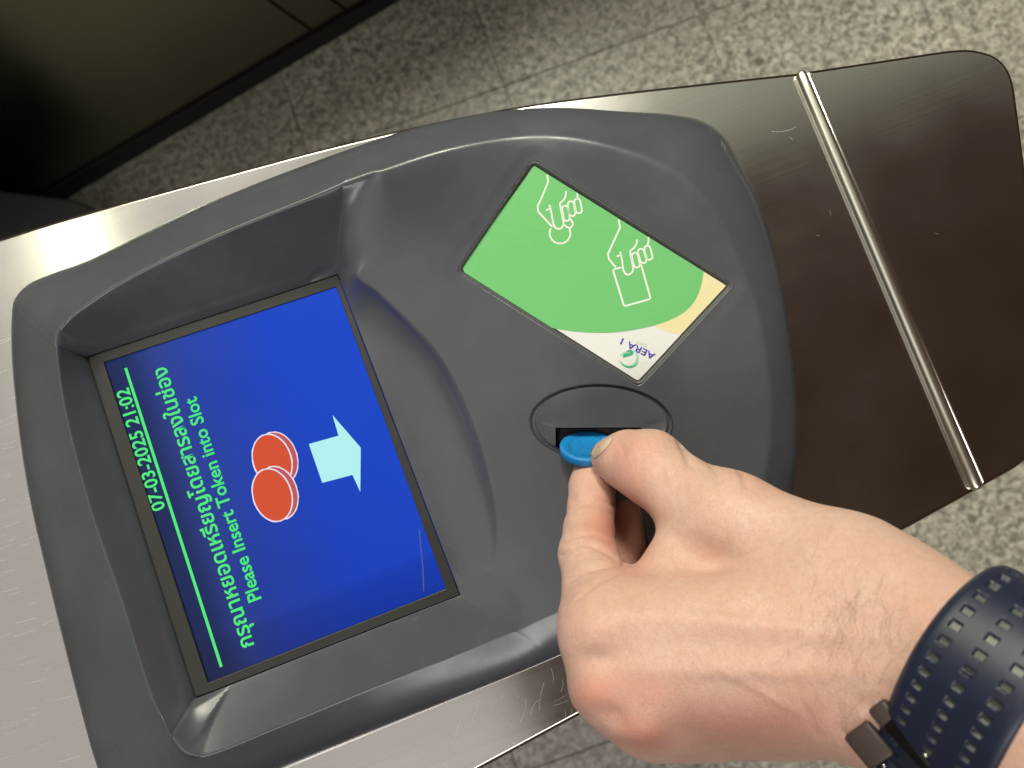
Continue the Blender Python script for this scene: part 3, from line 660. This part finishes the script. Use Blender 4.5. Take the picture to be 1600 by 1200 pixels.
prof = [(0.0, 0.0), (0.80, 0.0), (0.83, 0.00022), (0.955, 0.00022), (0.985, 0.0001), (1.0, -0.0003), (1.0, -TT + 0.0003), (0.98, -TT), (0.0, -TT)]
V = []; F = []; n = 72
for r, h in prof:
    for t in np.linspace(0, 2 * np.pi, n, endpoint=False): V.append(tc + (t1 * math.cos(t) + t2 * math.sin(t)) * TR_ * max(r, 1e-4) + tn * h)
for i in range(len(prof) - 1):
    for j in range(n): F.append((i * n + j, i * n + (j + 1) % n, (i + 1) * n + (j + 1) % n, (i + 1) * n + j))
tok = tag(mesh('token', V, F, M_TOK, None, True), 'small round blue plastic token pinched in the fingers at the slot', 'token')
A = Acc()
for t in np.linspace(0, 2 * np.pi, 40, endpoint=False):
    if random.random() < 0.25: continue
    for q in range(2):
        a_ = t + random.uniform(-.03, .03); r0 = TR_ * random.uniform(0.60, 0.66); r1_ = r0 + TR_ * random.uniform(0.05, 0.10); a2 = a_ + random.uniform(-.06, .06)
        A.add(ribbon([tc + (t1 * math.cos(a_) + t2 * math.sin(a_)) * r0, tc + (t1 * math.cos(a2) + t2 * math.sin(a2)) * r1_], tn, 0.00014, 0.00004))
for q in range(16):
    c = np.array([random.uniform(-.32, .32), random.uniform(-.28, .28)]) * TR_; d = np.array([random.uniform(-1, 1), random.uniform(-1, 1)]) * TR_ * 0.09
    A.add(ribbon([tc + t1 * c[0] + t2 * c[1], tc + t1 * (c[0] + d[0]) + t2 * (c[1] + d[1])], tn, 0.00016, 0.00004))
o = mesh('stamped_marks', A.V, A.F, M_TOKD, tok); o['kind'] = 'stuff'

# ------------------------------------------------------------------ the hand: blended round cones turned into one skin
class Sdf:
    def __init__(s, lo, hi, h):
        s.lo = np.array(lo); s.h = h; s.n = np.ceil((np.array(hi) - s.lo) / h).astype(int)
        s.ax = [(s.lo[i] + h * np.arange(s.n[i])).astype(np.float32) for i in range(3)]
    def cone(s, D, a, b, ra, rb, k, pad=0.02):
        a = np.asarray(a, np.float32); b = np.asarray(b, np.float32); r = max(ra, rb) + pad
        sl = []
        for i in range(3):
            l = min(a[i], b[i]) - r; u = max(a[i], b[i]) + r
            i0 = int(np.clip(math.floor((l - s.lo[i]) / s.h), 0, s.n[i])); i1 = int(np.clip(math.ceil((u - s.lo[i]) / s.h), 0, s.n[i])); sl.append(slice(i0, i1))
        sl = tuple(sl); X = s.ax[0][sl[0]][:, None, None]; Y = s.ax[1][sl[1]][None, :, None]; Zz = s.ax[2][sl[2]][None, None, :]
        d = b - a; L2 = float(d @ d) + 1e-12
        t = np.clip(((X - a[0]) * d[0] + (Y - a[1]) * d[1] + (Zz - a[2]) * d[2]) / L2, 0, 1)
        q = np.sqrt((X - a[0] - t * d[0]) ** 2 + (Y - a[1] - t * d[1]) ** 2 + (Zz - a[2] - t * d[2]) ** 2) - (ra + (rb - ra) * t)
        D[sl] = smin(D[sl], q, k) if k > 0 else np.minimum(D[sl], q)
def surface_nets(D, lo, h):
    s = D < 0; c = np.zeros(tuple(np.array(D.shape) - 1), np.uint8)
    for i in (0, 1):
        for j in (0, 1):
            for k in (0, 1): c += s[i:D.shape[0] - 1 + i, j:D.shape[1] - 1 + j, k:D.shape[2] - 1 + k]
    act = np.argwhere((c > 0) & (c < 8)); vid = -np.ones(c.shape, np.int32); vid[tuple(act.T)] = np.arange(len(act))
    corner = {(i, j, k): D[act[:, 0] + i, act[:, 1] + j, act[:, 2] + k] for i in (0, 1) for j in (0, 1) for k in (0, 1)}
    S = np.zeros((len(act), 3)); N = np.zeros(len(act))
    for a in corner:
        for ax_ in range(3):
            if a[ax_] == 0:
                b = list(a); b[ax_] = 1; b = tuple(b); da, db = corner[a], corner[b]; m = (da < 0) != (db < 0)
                with np.errstate(divide='ignore', invalid='ignore'): t = np.where(m, da / (da - db), 0)
                p = np.tile(np.array(a, float), (len(act), 1)); p[:, ax_] += t; S += p * m[:, None]; N += m
    V = lo + (act + S / N[:, None]) * h; Q = []
    for ax_ in range(3):
        o1, o2 = [(1, 2), (2, 0), (0, 1)][ax_]
        sl0 = [slice(None)] * 3; sl1 = [slice(None)] * 3; sl0[ax_] = slice(0, -1); sl1[ax_] = slice(1, None)
        x = s[tuple(sl0)] != s[tuple(sl1)]; e = np.argwhere(x); e = e[(e[:, o1] > 0) & (e[:, o2] > 0) & (e[:, o1] < D.shape[o1] - 1) & (e[:, o2] < D.shape[o2] - 1)]
        q = []
        for da, db in ((1, 1), (0, 1), (0, 0), (1, 0)):
            z = e.copy(); z[:, o1] -= da; z[:, o2] -= db; q.append(vid[tuple(z.T)])
        q = np.stack(q, 1); flip = s[tuple(e.T)]; q[~flip] = q[~flip][:, ::-1]; Q.append(q)
    return V, np.concatenate(Q)
def J(px, py, d): return dep(px, py, d)
th = [(J(957, 716, .2745), .0078), (J(980, 719, .2690), .0104), (J(1014, 729, .2630), .0126), (J(1068, 772, .2530), .0120), (J(1140, 810, .2440), .0140)]
ix = [(J(926, 742, .2880), .0078), (J(925, 762, .2830), .0083), (J(924, 792, .2760), .0083), (J(920, 828, .2670), .0086), (J(919, 866, .2580), .0098), (J(934, 925, .2440), .0110), (J(954, 985, .2320), .0135)]
mi = [(J(978, 800, .2920), .0072), (J(974, 850, .2880), .0080), (J(958, 920, .2790), .0084), (J(940, 1000, .2620), .0098), (J(984, 1058, .2310), .0140)]
ri = [(J(1060, 950, .2860), .0072), (J(1015, 1000, .2860), .0080), (J(985, 1050, .2680), .0098), (J(1024, 1100, .2370), .0126)]
pk = [(J(1130, 1010, .2800), .0066), (J(1080, 1060, .2790), .0072), (J(1040, 1090, .2660), .0085), (J(1088, 1108, .2430), .0116)]
WR = [J(1405, 955, .2090), J(1400, 1005, .2050), J(1388, 1050, .2070), J(1368, 1092, .2110)]
palm = [(ix[-1], (WR[0], .0150)), (mi[-1], (WR[1], .0155)), (ri[-1], (WR[2], .0150)), (pk[-1], (WR[3], .0140)),
        (th[-1], (J(1330, 905, .2210), .0170)), ((J(1330, 905, .2210), .0170), (WR[0], .0165)),
        ((J(1085, 838, .2490), .0105), (J(1012, 955, .2400), .0105)), ((J(1160, 900, .2430), .0120), (J(1060, 1000, .2400), .0125)), ((J(1200, 960, .2400), .0150), (J(1180, 1080, .2420), .0150)),
        ((J(1250, 1100, .2380), .0125), (WR[3], .0145)), (pk[-1], (J(1250, 1108, .2370), .0125)),
        (ix[-1], mi[-1]), (mi[-1], ri[-1]), (ri[-1], pk[-1])]
FA = [(J(1655, 1110, .1770), .0185), (J(1628, 1180, .1800), .0180)]
FB = [FA[0][0] + (FA[0][0] - WR[1]) * 4.0, FA[1][0] + (FA[1][0] - WR[2]) * 4.0]
palm += [((WR[1], .0165), FA[0]), ((WR[3], .0150), FA[1]), ((WR[0], .0150), FA[0]), (FA[0], (FB[0], .0270)), (FA[1], (FB[1], .0270)), (FA[0], FA[1])]
allj = np.array([p for ch in (th, ix, mi, ri, pk) for p, _ in ch] + WR + [FA[0][0], FA[1][0]] + FB)
H = 0.0011; S = Sdf(allj.min(0) - 0.03, allj.max(0) + 0.03, H)
Dp = np.full(tuple(S.n), 0.05, np.float32); Df = np.full(tuple(S.n), 0.05, np.float32)
for (a, ra), (b, rb) in palm: S.cone(Dp, a, b, ra, rb, 0.009)
for ch in (th, ix, mi, ri, pk):
    Dc = np.full(tuple(S.n), 0.05, np.float32)
    for (a, ra), (b, rb) in zip(ch, ch[1:]): S.cone(Dc, a, b, ra, rb, 0.0022, 0.012)
    Df = smin(Df, Dc, 0.0006)
D = smin(Dp, Df, 0.0062).astype(np.float32); del Dp, Df, Dc
HV, HQ = surface_nets(D, S.lo, H)
# relax once or twice, then sculpt creases, knuckles, tendons by hand
def smooth(V, Q, it, lam=0.5):
    E = np.unique(np.sort(np.concatenate([Q[:, [0, 1]], Q[:, [1, 2]], Q[:, [2, 3]], Q[:, [3, 0]]]), 1), axis=0)
    deg = np.bincount(E.ravel(), minlength=len(V))[:, None]
    for _ in range(it):
        A_ = np.zeros_like(V)
        for c in range(3): A_[:, c] = np.bincount(E[:, 0], V[E[:, 1], c], len(V)) + np.bincount(E[:, 1], V[E[:, 0], c], len(V))
        V = V * (1 - lam) + lam * A_ / deg
    return V
HV = smooth(HV, HQ, 3)
def vnormals(V, Q):
    fn = np.cross(V[Q[:, 2]] - V[Q[:, 0]], V[Q[:, 3]] - V[Q[:, 1]]); N = np.zeros_like(V)
    for c in range(4):
        for ax_ in range(3): N[:, ax_] += np.bincount(Q[:, c], fn[:, ax_], len(V))
    return N / (np.linalg.norm(N, axis=1)[:, None] + 1e-20)
HN = vnormals(HV, HQ)
if ((HV - HV.mean(0)) * HN).sum() < 0: HN = -HN; HQ = HQ[:, ::-1]
# subdivide the part in view once so that the creases are crisp
px, py = project(HV); vd = CAM - HV; facing = (vd * HN).sum(1) > 0
flush = np.zeros(len(HV)); pale = np.zeros(len(HV))
def carve(pts, wpx, depth, sm=True):
    """a crease pressed in along a line drawn on the skin; wpx in photo pixels"""
    global HV
    P = catmull(pts, 6) if sm else np.array(pts, float)
    d, _, _ = seg_dist(np.column_stack([px, py]), P, False); k = np.exp(-(d / wpx) ** 2) * facing
    e = np.linspace(0, 1, len(P)); HV = HV - HN * (depth * k)[:, None]
def mound(x, y, rx, ry, hgt, rot=0, fl=0.0):
    global HV, flush
    c, s_2 = math.cos(math.radians(rot)), math.sin(math.radians(rot)); a = (px - x) * c + (py - y) * s_2; b = -(px - x) * s_2 + (py - y) * c
    k = np.exp(-(a / rx) ** 2 - (b / ry) ** 2) * facing; HV = HV + HN * (hgt * k)[:, None]; flush += fl * k
carve([(893, 781), (912, 786), (940, 781), (962, 790)], 2.8, 0.0009)
carve([(880, 848), (900, 838), (930, 836), (958, 850)], 3.5, 0.0005)
carve([(877, 868), (905, 850), (935, 856), (962, 872)], 3.0, 0.0011)
carve([(888, 905), (910, 892), (940, 884), (975, 880)], 3.6, 0.0013)
carve([(905, 935), (925, 915), (950, 902), (978, 890)], 3.5, 0.0007)
for q in range(4): carve([(1040 + 9 * q, 745 - 4 * q), (1048 + 8 * q, 765 - 3 * q), (1056 + 8 * q, 782)], 2.6, 0.00022)
carve([(966, 692), (974, 705), (972, 722)], 3.0, 0.0003)
carve([(985, 690), (1000, 702), (1003, 722), (1000, 748)], 3.4, 0.00025)
for dx, dy, dp in ((0, 6, .00035), (2, -7, .0003), (-2, 14, .0003)): carve([(893 + dx, 781 + dy), (914 + dx, 786 + dy), (940 + dx, 781 + dy), (960 + dx, 789 + dy)], 2.0, dp)
for q in range(9): carve([(884 + random.uniform(-3, 3), 875 + q * 8), (905, 862 + q * 8 + random.uniform(-4, 4)), (935, 866 + q * 7)], 2.0, random.uniform(.0001, .0003))
for q in range(14):                                   # small cross lines on the thumb knuckle
    x = 1040 + random.uniform(-18, 34); y = 735 + random.uniform(-14, 40); a = math.radians(70 + random.uniform(-25, 25)); l = random.uniform(7, 16)
    carve([(x - math.cos(a) * l, y - math.sin(a) * l), (x, y + 1.5), (x + math.cos(a) * l, y + math.sin(a) * l)], 1.8, random.uniform(.00012, .00026))
for x, y in ((1072, 704), (1116, 726), (1162, 738)): carve([(x - 8, y - 14), (x, y + 6), (x + 6, y + 22)], 6, 0.0009)
carve([(1010, 885), (1030, 905), (1050, 915)], 6, 0.0003)
carve([(1225, 1010), (1240, 1060), (1258, 1110), (1280, 1150)], 4, 0.0003)
carve([(1375, 985), (1385, 1020), (1378, 1060), (1372, 1100)], 3.0, 0.0004)
mound(935, 985, 36, 30, 0.0016, 0, 0.25); mound(924, 1082, 36, 34, 0.0022, 0, 0.75); mound(1004, 1146, 46, 26, 0.0018, 15, 0.8); mound(930, 1033, 34, 18, -0.0014, -10, 0.1); mound(965, 1122, 30, 16, -0.0012, 40, 0.2); mound(1010, 1075, 80, 28, 0.0002, 0, 0.55)
mound(945, 830, 30, 28, 0.0, 0, 0.7); mound(925, 800, 40, 40, 0.0, 0, 0.35); mound(985, 715, 50, 40, 0.0, 0, 0.45); mound(1000, 690, 40, 25, 0.0, 0, 0.2); mound(1100, 1130, 110, 35, 0.0, 5, 0.6); mound(985, 830, 30, 70, 0.0, 0, 0.9)
mound(1250, 1130, 110, 45, 0.0, 0, 0.55); mound(1450, 970, 60, 30, 0.0010, 30, 0.2); mound(1160, 975, 190, 13, 0.0009, 5); mound(1140, 1048, 190, 13, 0.0008, 1); mound(1150, 1010, 190, 14, -0.0005, 3); mound(1250, 900, 150, 14, 0.0005, 25); mound(1240, 1010, 90, 5, 0.0004, -28); mound(1180, 1075, 80, 5, 0.00035, 30)
mound(1090, 760, 30, 22, 0.0004, 20, 0.05); mound(905, 745, 20, 22, 0, 0, 0.2)
for q in range(26):                                   # fine tension lines across the back of the hand
    x = 1040 + random.uniform(0, 330); y = 860 + random.uniform(0, 190); l = random.uniform(30, 80); a = math.radians(62 + random.uniform(-8, 8))
    carve([(x - math.cos(a) * l, y + math.sin(a) * l * 0.5), (x, y), (x + math.cos(a) * l, y - math.sin(a) * l * 0.5)], 2.0, 0.00007)
def skin():
    m = mat('skin', (0.6, 0.36, 0.27), 0.46, 0, 0.45); k = NT(m); p = k.pos()
    at_ = k.n('ShaderNodeAttribute'); at_.attribute_name = 'flush'
    n1 = k.noise(p, 70, 4, 0.6); n2 = k.noise(p, 420, 4, 0.65); n3 = k.noise(p, 1500, 3); n4 = k.noise(p, 28, 3)
    col = k.mix(k.rng(n1, 0, 1, 0.3, 0.7), (0.665, 0.435, 0.355), (0.73, 0.51, 0.43))
    col = k.mix(k.rng(n4, 0.0, 0.5, 0.4, 0.7), col, (0.68, 0.37, 0.30))
    col = k.mix(k.math('MULTIPLY', at_.outputs['Fac'], 0.80), col, (0.64, 0.25, 0.20))
    col = k.mix(k.rng(n2, 0.0, 0.42, 0.42, 0.75), col, (0.56, 0.31, 0.22))
    k.l(k.rng(n2, 0.40, 0.58), k.b.inputs['Roughness'])
    k.b.inputs['Subsurface Weight'].default_value = 0.28; k.b.inputs['Subsurface Radius'].default_value = (0.006, 0.0022, 0.0011); k.b.inputs['Subsurface Scale'].default_value = 0.6
    v = k.n('ShaderNodeTexVoronoi'); v.feature = 'DISTANCE_TO_EDGE'; v.inputs['Scale'].default_value = 1250; k.l(k.pos((1, 0.55, 1), (0, 0, 0.5)), v.inputs['Vector'])
    ve = k.rng(v.outputs['Distance'], 0, 1, 0.0, 0.12)
    wv = k.noise(k.pos((1, 0.16, 1), (0, 0, 0.45)), 620, 3, 0.6)
    col = k.mix(k.rng(ve, 0.22, 0.0), col, (0.50, 0.27, 0.19)); col = k.mix(k.rng(wv, 0.0, 0.28, 0.5, 0.75), col, (0.56, 0.32, 0.24)); k.l(col, k.b.inputs['Base Color'])  # shade of the fine skin creases put into the colour
    nb = k.bump(k.math('ADD', k.math('MULTIPLY', ve, 0.32), wv), 0.75, 0.00026); k.bump(k.math('ADD', n3, n2), 0.22, 0.0002, nb); return m
M_SKIN = skin()
person = mesh_np('person', HV, HQ, M_SKIN, None, True); tag(person, 'bare left hand and wrist pinching the blue token between thumb and bent index finger', 'person')
person.data.attributes.new('flush', 'FLOAT', 'POINT').data.foreach_set('value', np.clip(flush, 0, 1).astype(np.float32))
BV = BVHTree.FromPolygons([tuple(v) for v in HV.tolist()], [tuple(q) for q in HQ.tolist()])
# thumb nail: a thin curved plate lying on the thumb tip
M_NAIL = mat('nail', (0.66, 0.47, 0.35), 0.30); NT(M_NAIL).b.inputs['Subsurface Weight'].default_value = 0.1
NAIL_px = [(923, 707), (928, 698), (937, 691), (948, 686), (957, 683), (955, 690), (948, 700), (939, 709), (930, 716), (925, 714)]
nb_ = catmull(NAIL_px, 4, True); nc = nb_.mean(0); V = []; F = []; KR = 6; n = len(nb_)
for r in np.linspace(0.02, 1, KR):
    for p in nb_:
        q = nc + (p - nc) * r; d = Vector(ray(*q)).normalized(); hit, no, _, _ = BV.ray_cast(Vector(CAM), d)
        if hit is None: hit = Vector(dep(q[0], q[1], .272)); no = Vector((0, 0, 1))
        if hit.z < 0.03: hit = Vector(dep(q[0], q[1], .2705))
        V.append(np.array(hit + no * (0.0005 * (1 - r ** 4) + 0.0002)))
for i in range(KR - 1):
    for j in range(n): F.append((i * n + j, i * n + (j + 1) % n, (i + 1) * n + (j + 1) % n, (i + 1) * n + j))
F.append(tuple(range(n)))
mesh('thumbnail', V, F, M_NAIL, person, True)
# short dark hairs on the wrist
M_HAIR = mat('arm_hair', (0.19, 0.095, 0.05), 0.5)
A = Acc()
def hair(x, y, ang_, ln, bend):
    P = []
    for t in np.linspace(0, 1, 7):
        a = math.radians(ang_ + bend * t); x2 = x + math.cos(a) * ln * t; y2 = y - math.sin(a) * ln * t
        hit, no, _, _ = BV.ray_cast(Vector(CAM), Vector(ray(x2, y2)).normalized())
        if hit is None: return
        P.append(np.array(hit + no * (0.0001 + 0.0009 * math.sin(t * 2.2))))
    for w_ in (0, 1):
        nn_ = nrm(CAM - P[0]); nn_ = nn_ if w_ == 0 else nrm(np.cross(nn_, nrm(P[-1] - P[0])))
        A.add(ribbon(P, nn_, 0.000034))
for q in range(110):
    x = random.gauss(1330, 44); y = random.gauss(1005, 62)
    if x + 0.4 * (y - 1010) > 1405: continue
    hair(x, y, random.gauss(64, 14), random.uniform(18, 60), random.gauss(10, 22))
for q in range(30): hair(random.gauss(1325, 12), random.gauss(1118, 14), random.gauss(95, 35), random.uniform(12, 34), random.uniform(-40, 40))
if A.V: o = mesh('arm_hair', A.V, A.F, M_HAIR, person); o['kind'] = 'stuff'

# ------------------------------------------------------------------ sports watch on the wrist
wl = J(1487, 1068, .2000); wdir = nrm(0.5 * (FA[0][0] + FA[1][0]) - 0.5 * (WR[1] + WR[2])); watch = thing('wrist_watch', 'navy rubber sports watch strap with square perforations worn round the wrist', 'watch', tuple(wl))
M_STRAP = plastic('navy_rubber', (0.012, 0.018, 0.043), 0.42, 0.05, 0.06); M_HOLE = plastic('strap_dimple', (0.10, 0.108, 0.10), 0.28, 0.25, 0.1)
M_CLASP = plastic('brown_clasp', (0.05, 0.034, 0.03), 0.5, 0.1); M_GLOSS = mat('black_gloss', (0.006, 0.006, 0.007), 0.12); M_SILVER = mat('steel_pin', (0.7, 0.69, 0.66), 0.25, 1.0)
axp = 0.5 * (WR[1] + WR[2]); axp = axp + wdir * 0.0235
_v = Vector(nrm(CAM - axp)); wdir = np.array(Matrix.Rotation(math.radians(-12), 3, _v) @ Vector(wdir))
w_up = nrm(np.array([0, 0, 1.0]) - wdir * wdir[2]); w_sd = np.cross(wdir, w_up)
NPH, NW = 200, 25; SW = 0.0250
phis = np.linspace(0, 2 * np.pi, NPH, endpoint=False); ws = np.linspace(-SW / 2, SW / 2, NW)
RAD = np.zeros((NPH, NW))
for i, ph in enumerate(phis):
    dr = w_up * math.cos(ph) + w_sd * math.sin(ph)
    for j in (0, NW // 2, NW - 1):
        o_ = axp + wdir * ws[j]; hit, no, _, dist = BV.ray_cast(Vector(o_ + dr * 0.09), Vector(-dr)); RAD[i, j] = 0.09 - dist if hit is not None else 0.03
RAD[:, :] = RAD[:, [NW // 2]]
for _ in range(10): RAD = 0.5 * RAD + 0.25 * (np.roll(RAD, 1, 0) + np.roll(RAD, -1, 0))
RAD += 0.0011
TH = 0.0024
def strap_pt(i, j, h, dph=0.0):
    ph = phis[i % NPH]; edge = max(0.0, abs(ws[j]) / (SW / 2) - 0.86) / 0.14
    return axp + wdir * ws[j] + (w_up * math.cos(ph) + w_sd * math.sin(ph)) * (RAD[i % NPH, j] + h - 0.0011 * edge ** 2 * (h > 0.001))
bm = bmesh.new(); top = [[bm.verts.new(tuple(strap_pt(i, j, TH))) for j in range(NW)] for i in range(NPH)]; bot = [[bm.verts.new(tuple(strap_pt(i, j, 0))) for j in (0, NW - 1)] for i in range(NPH)]
holes = []
for i in range(NPH):
    k_ = (i + 1) % NPH
    for j in range(NW - 1):
        f = bm.faces.new((top[i][j], top[i][j + 1], top[k_][j + 1], top[k_][j])); f.smooth = True
        row = (j - 2) // 7; jj = (j - 2) % 7; ii = (i + 2 * row) % 5
        if 0 <= row <= 2 and jj in (1, 2, 3) and ii in (0, 1, 2): holes.append(((i, row, (i + 2 * row) // 5), f))
    bm.faces.new((top[i][0], top[k_][0], bot[k_][0], bot[i][0])); bm.faces.new((top[k_][NW - 1], top[i][NW - 1], bot[i][1], bot[k_][1])); bm.faces.new((bot[i][0], bot[k_][0], bot[k_][1], bot[i][1]))
bmesh.ops.recalc_face_normals(bm, faces=bm.faces)
grp = {}
for (i, row, g), f in holes: grp.setdefault((row, g), []).append(f)
for g, fs in grp.items():
    r = bmesh.ops.inset_region(bm, faces=fs, thickness=0.00025, depth=0.0)
    r = bmesh.ops.inset_region(bm, faces=fs, thickness=0.0002, depth=-0.0013)
    for f in fs: f.material_index = 1; f.smooth = False
    c = sum((f.calc_center_median() for f in fs), Vector()) / len(fs)
bm_obj_s = bpy.data.meshes.new('strap'); bm.to_mesh(bm_obj_s); bm.free(); strap = link('strap', bm_obj_s, [M_STRAP, M_HOLE], watch)
# clasp and case at the far side of the wrist, partly in frame
def blk(name, px_, w_px, h_px, th, m, bev, ang_, lift):
    """rounded block lying against the skin on the far side of the wrist"""
    hit, no, _, dist = BV.ray_cast(Vector(CAM), Vector(ray(*px_)).normalized())
    d = 0.197 if hit is None else float(-((np.array(hit) - CAM) @ RC)[2]); d = min(d, 0.205) - lift
    c = J(px_[0], px_[1], d); k_ = d / FPX; a = math.radians(ang_)
    z_ = nrm(CAM - c) * 0.8 + nrm(vx * -0.5 - vy * 0.5) * 0.35; z_ = nrm(z_); x_ = nrm(vx * math.cos(a) - vy * math.sin(a)); x_ = nrm(x_ - z_ * (x_ @ z_)); y_ = np.cross(z_, x_)
    P = [c + x_ * p * w_px * k_ / 2 + y_ * q * h_px * k_ / 2 for p, q in ((-1, -1), (1, -1), (1, 1), (-1, 1))]
    return bm_obj(name, prism(P, -z_ * th, bev, 3), m, watch, True)
blk('watch_case', (1398, 1200), 74, 56, .006, M_STRAP, .0016, 34, .0030)
blk('clasp', (1379, 1118), 34, 34, .005, M_CLASP, .0009, 38, .0030)
blk('clasp', (1356, 1166), 58, 52, .006, M_CLASP, .0011, 38, .0036)
blk('keeper', (1428, 1172), 104, 30, .004, M_GLOSS, .0008, 34, .0042)
for p in ((1446, 1180), (1381, 1196)):
    hit, no, _, dist = BV.ray_cast(Vector(CAM), Vector(ray(*p)).normalized()); d = 0.192 if hit is None else float(-((np.array(hit) - CAM) @ RC)[2]) - 0.0046
    bm = bmesh.new(); bmesh.ops.create_icosphere(bm, subdivisions=2, radius=0.0006, matrix=Matrix.Translation(Vector(J(p[0], p[1], d)))); bm_obj('pin', bm, M_SILVER, watch, True)

# ------------------------------------------------------------------ neighbouring gate across the aisle, and an added black block standing for shade
A0 = at(85, 322, FLOOR); A1 = at(640, -8, FLOOR); du = nrm(A1 - A0); dn = np.array([-du[1], du[0], 0.0])      # dn points away from our gate
dn = dn if dn @ (-A0 / np.linalg.norm(A0)) < 0 else -dn
gate2 = thing('ticket_gate', 'dark steel side of the neighbouring ticket gate standing across the aisle', 'ticket gate', (float(A0[0]), float(A0[1]), FLOOR), 'ticket gates')
PO = A0 + dn * 0.006
def side(px_, py_): return on_plane(px_, py_, PO, dn)
def side_panel(pts, name, m, th=0.02, bev=0.0012):
    return bm_obj(name, prism([np.array(p) for p in pts], dn * th, bev, 2), m, gate2)
zb = FLOOR + 0.045
def on_side(s, z): return PO + du * s + np.array([0, 0, z - FLOOR])
def seam(p, q):
    a_, b_ = side(*p), side(*q); d = b_ - a_
    f = lambda z: float(((a_ + d * ((z - a_[2]) / d[2])) - PO) @ du); return f
s1 = seam((505, 60), (420, 0)); s2 = seam((557, 27), (520, 0))
g = 0.0022; top_z = 0.0
def strip_panel(fl_, fr_):
    zz = [zb, FLOOR + 0.30]; zt = -0.30
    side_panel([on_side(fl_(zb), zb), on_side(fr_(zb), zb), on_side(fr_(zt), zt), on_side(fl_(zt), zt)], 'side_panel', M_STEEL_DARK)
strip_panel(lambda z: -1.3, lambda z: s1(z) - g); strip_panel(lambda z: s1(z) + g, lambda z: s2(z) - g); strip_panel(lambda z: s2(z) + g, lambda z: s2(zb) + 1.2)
bm_obj('plinth', prism([A0 + du * -1.3 + dn * 0.0 + [0, 0, 0.042], A0 + du * 2.2 + [0, 0, 0.042], A0 + du * 2.2 + dn * 0.2 + [0, 0, 0.042], A0 + du * -1.3 + dn * 0.2 + [0, 0, 0.042]], (0, 0, -0.042)), M_BLACK, gate2)
bm_obj('cabinet_body', prism([on_side(-1.3, -0.29) + dn * 0.021, on_side(2.2, -0.29) + dn * 0.021, on_side(2.2, -0.29) + dn * 0.30, on_side(-1.3, -0.29) + dn * 0.30], (0, 0, FLOOR + 0.29 + 0.044)), M_BLACK, gate2)
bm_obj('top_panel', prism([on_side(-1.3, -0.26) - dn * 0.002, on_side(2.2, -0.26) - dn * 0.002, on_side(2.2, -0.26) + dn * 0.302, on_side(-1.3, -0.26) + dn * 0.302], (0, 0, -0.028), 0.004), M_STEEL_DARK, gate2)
zf = -0.80
fp = [at(-220, 268, zf), at(0, 297, zf), at(118, 312, zf), at(146, 326, zf), at(170, 420, zf), at(-260, 520, zf)]
bm = prism(fp, (0, 0, FLOOR - zf + 0.002), 0.004); shade_block = bm_obj('aisle_shade_block', bm, M_BLACK); tag(shade_block, 'added black block standing for a dark shadow low in the aisle beside the steel gate', 'shade block')  # added block, turns the aisle's shaded corner black
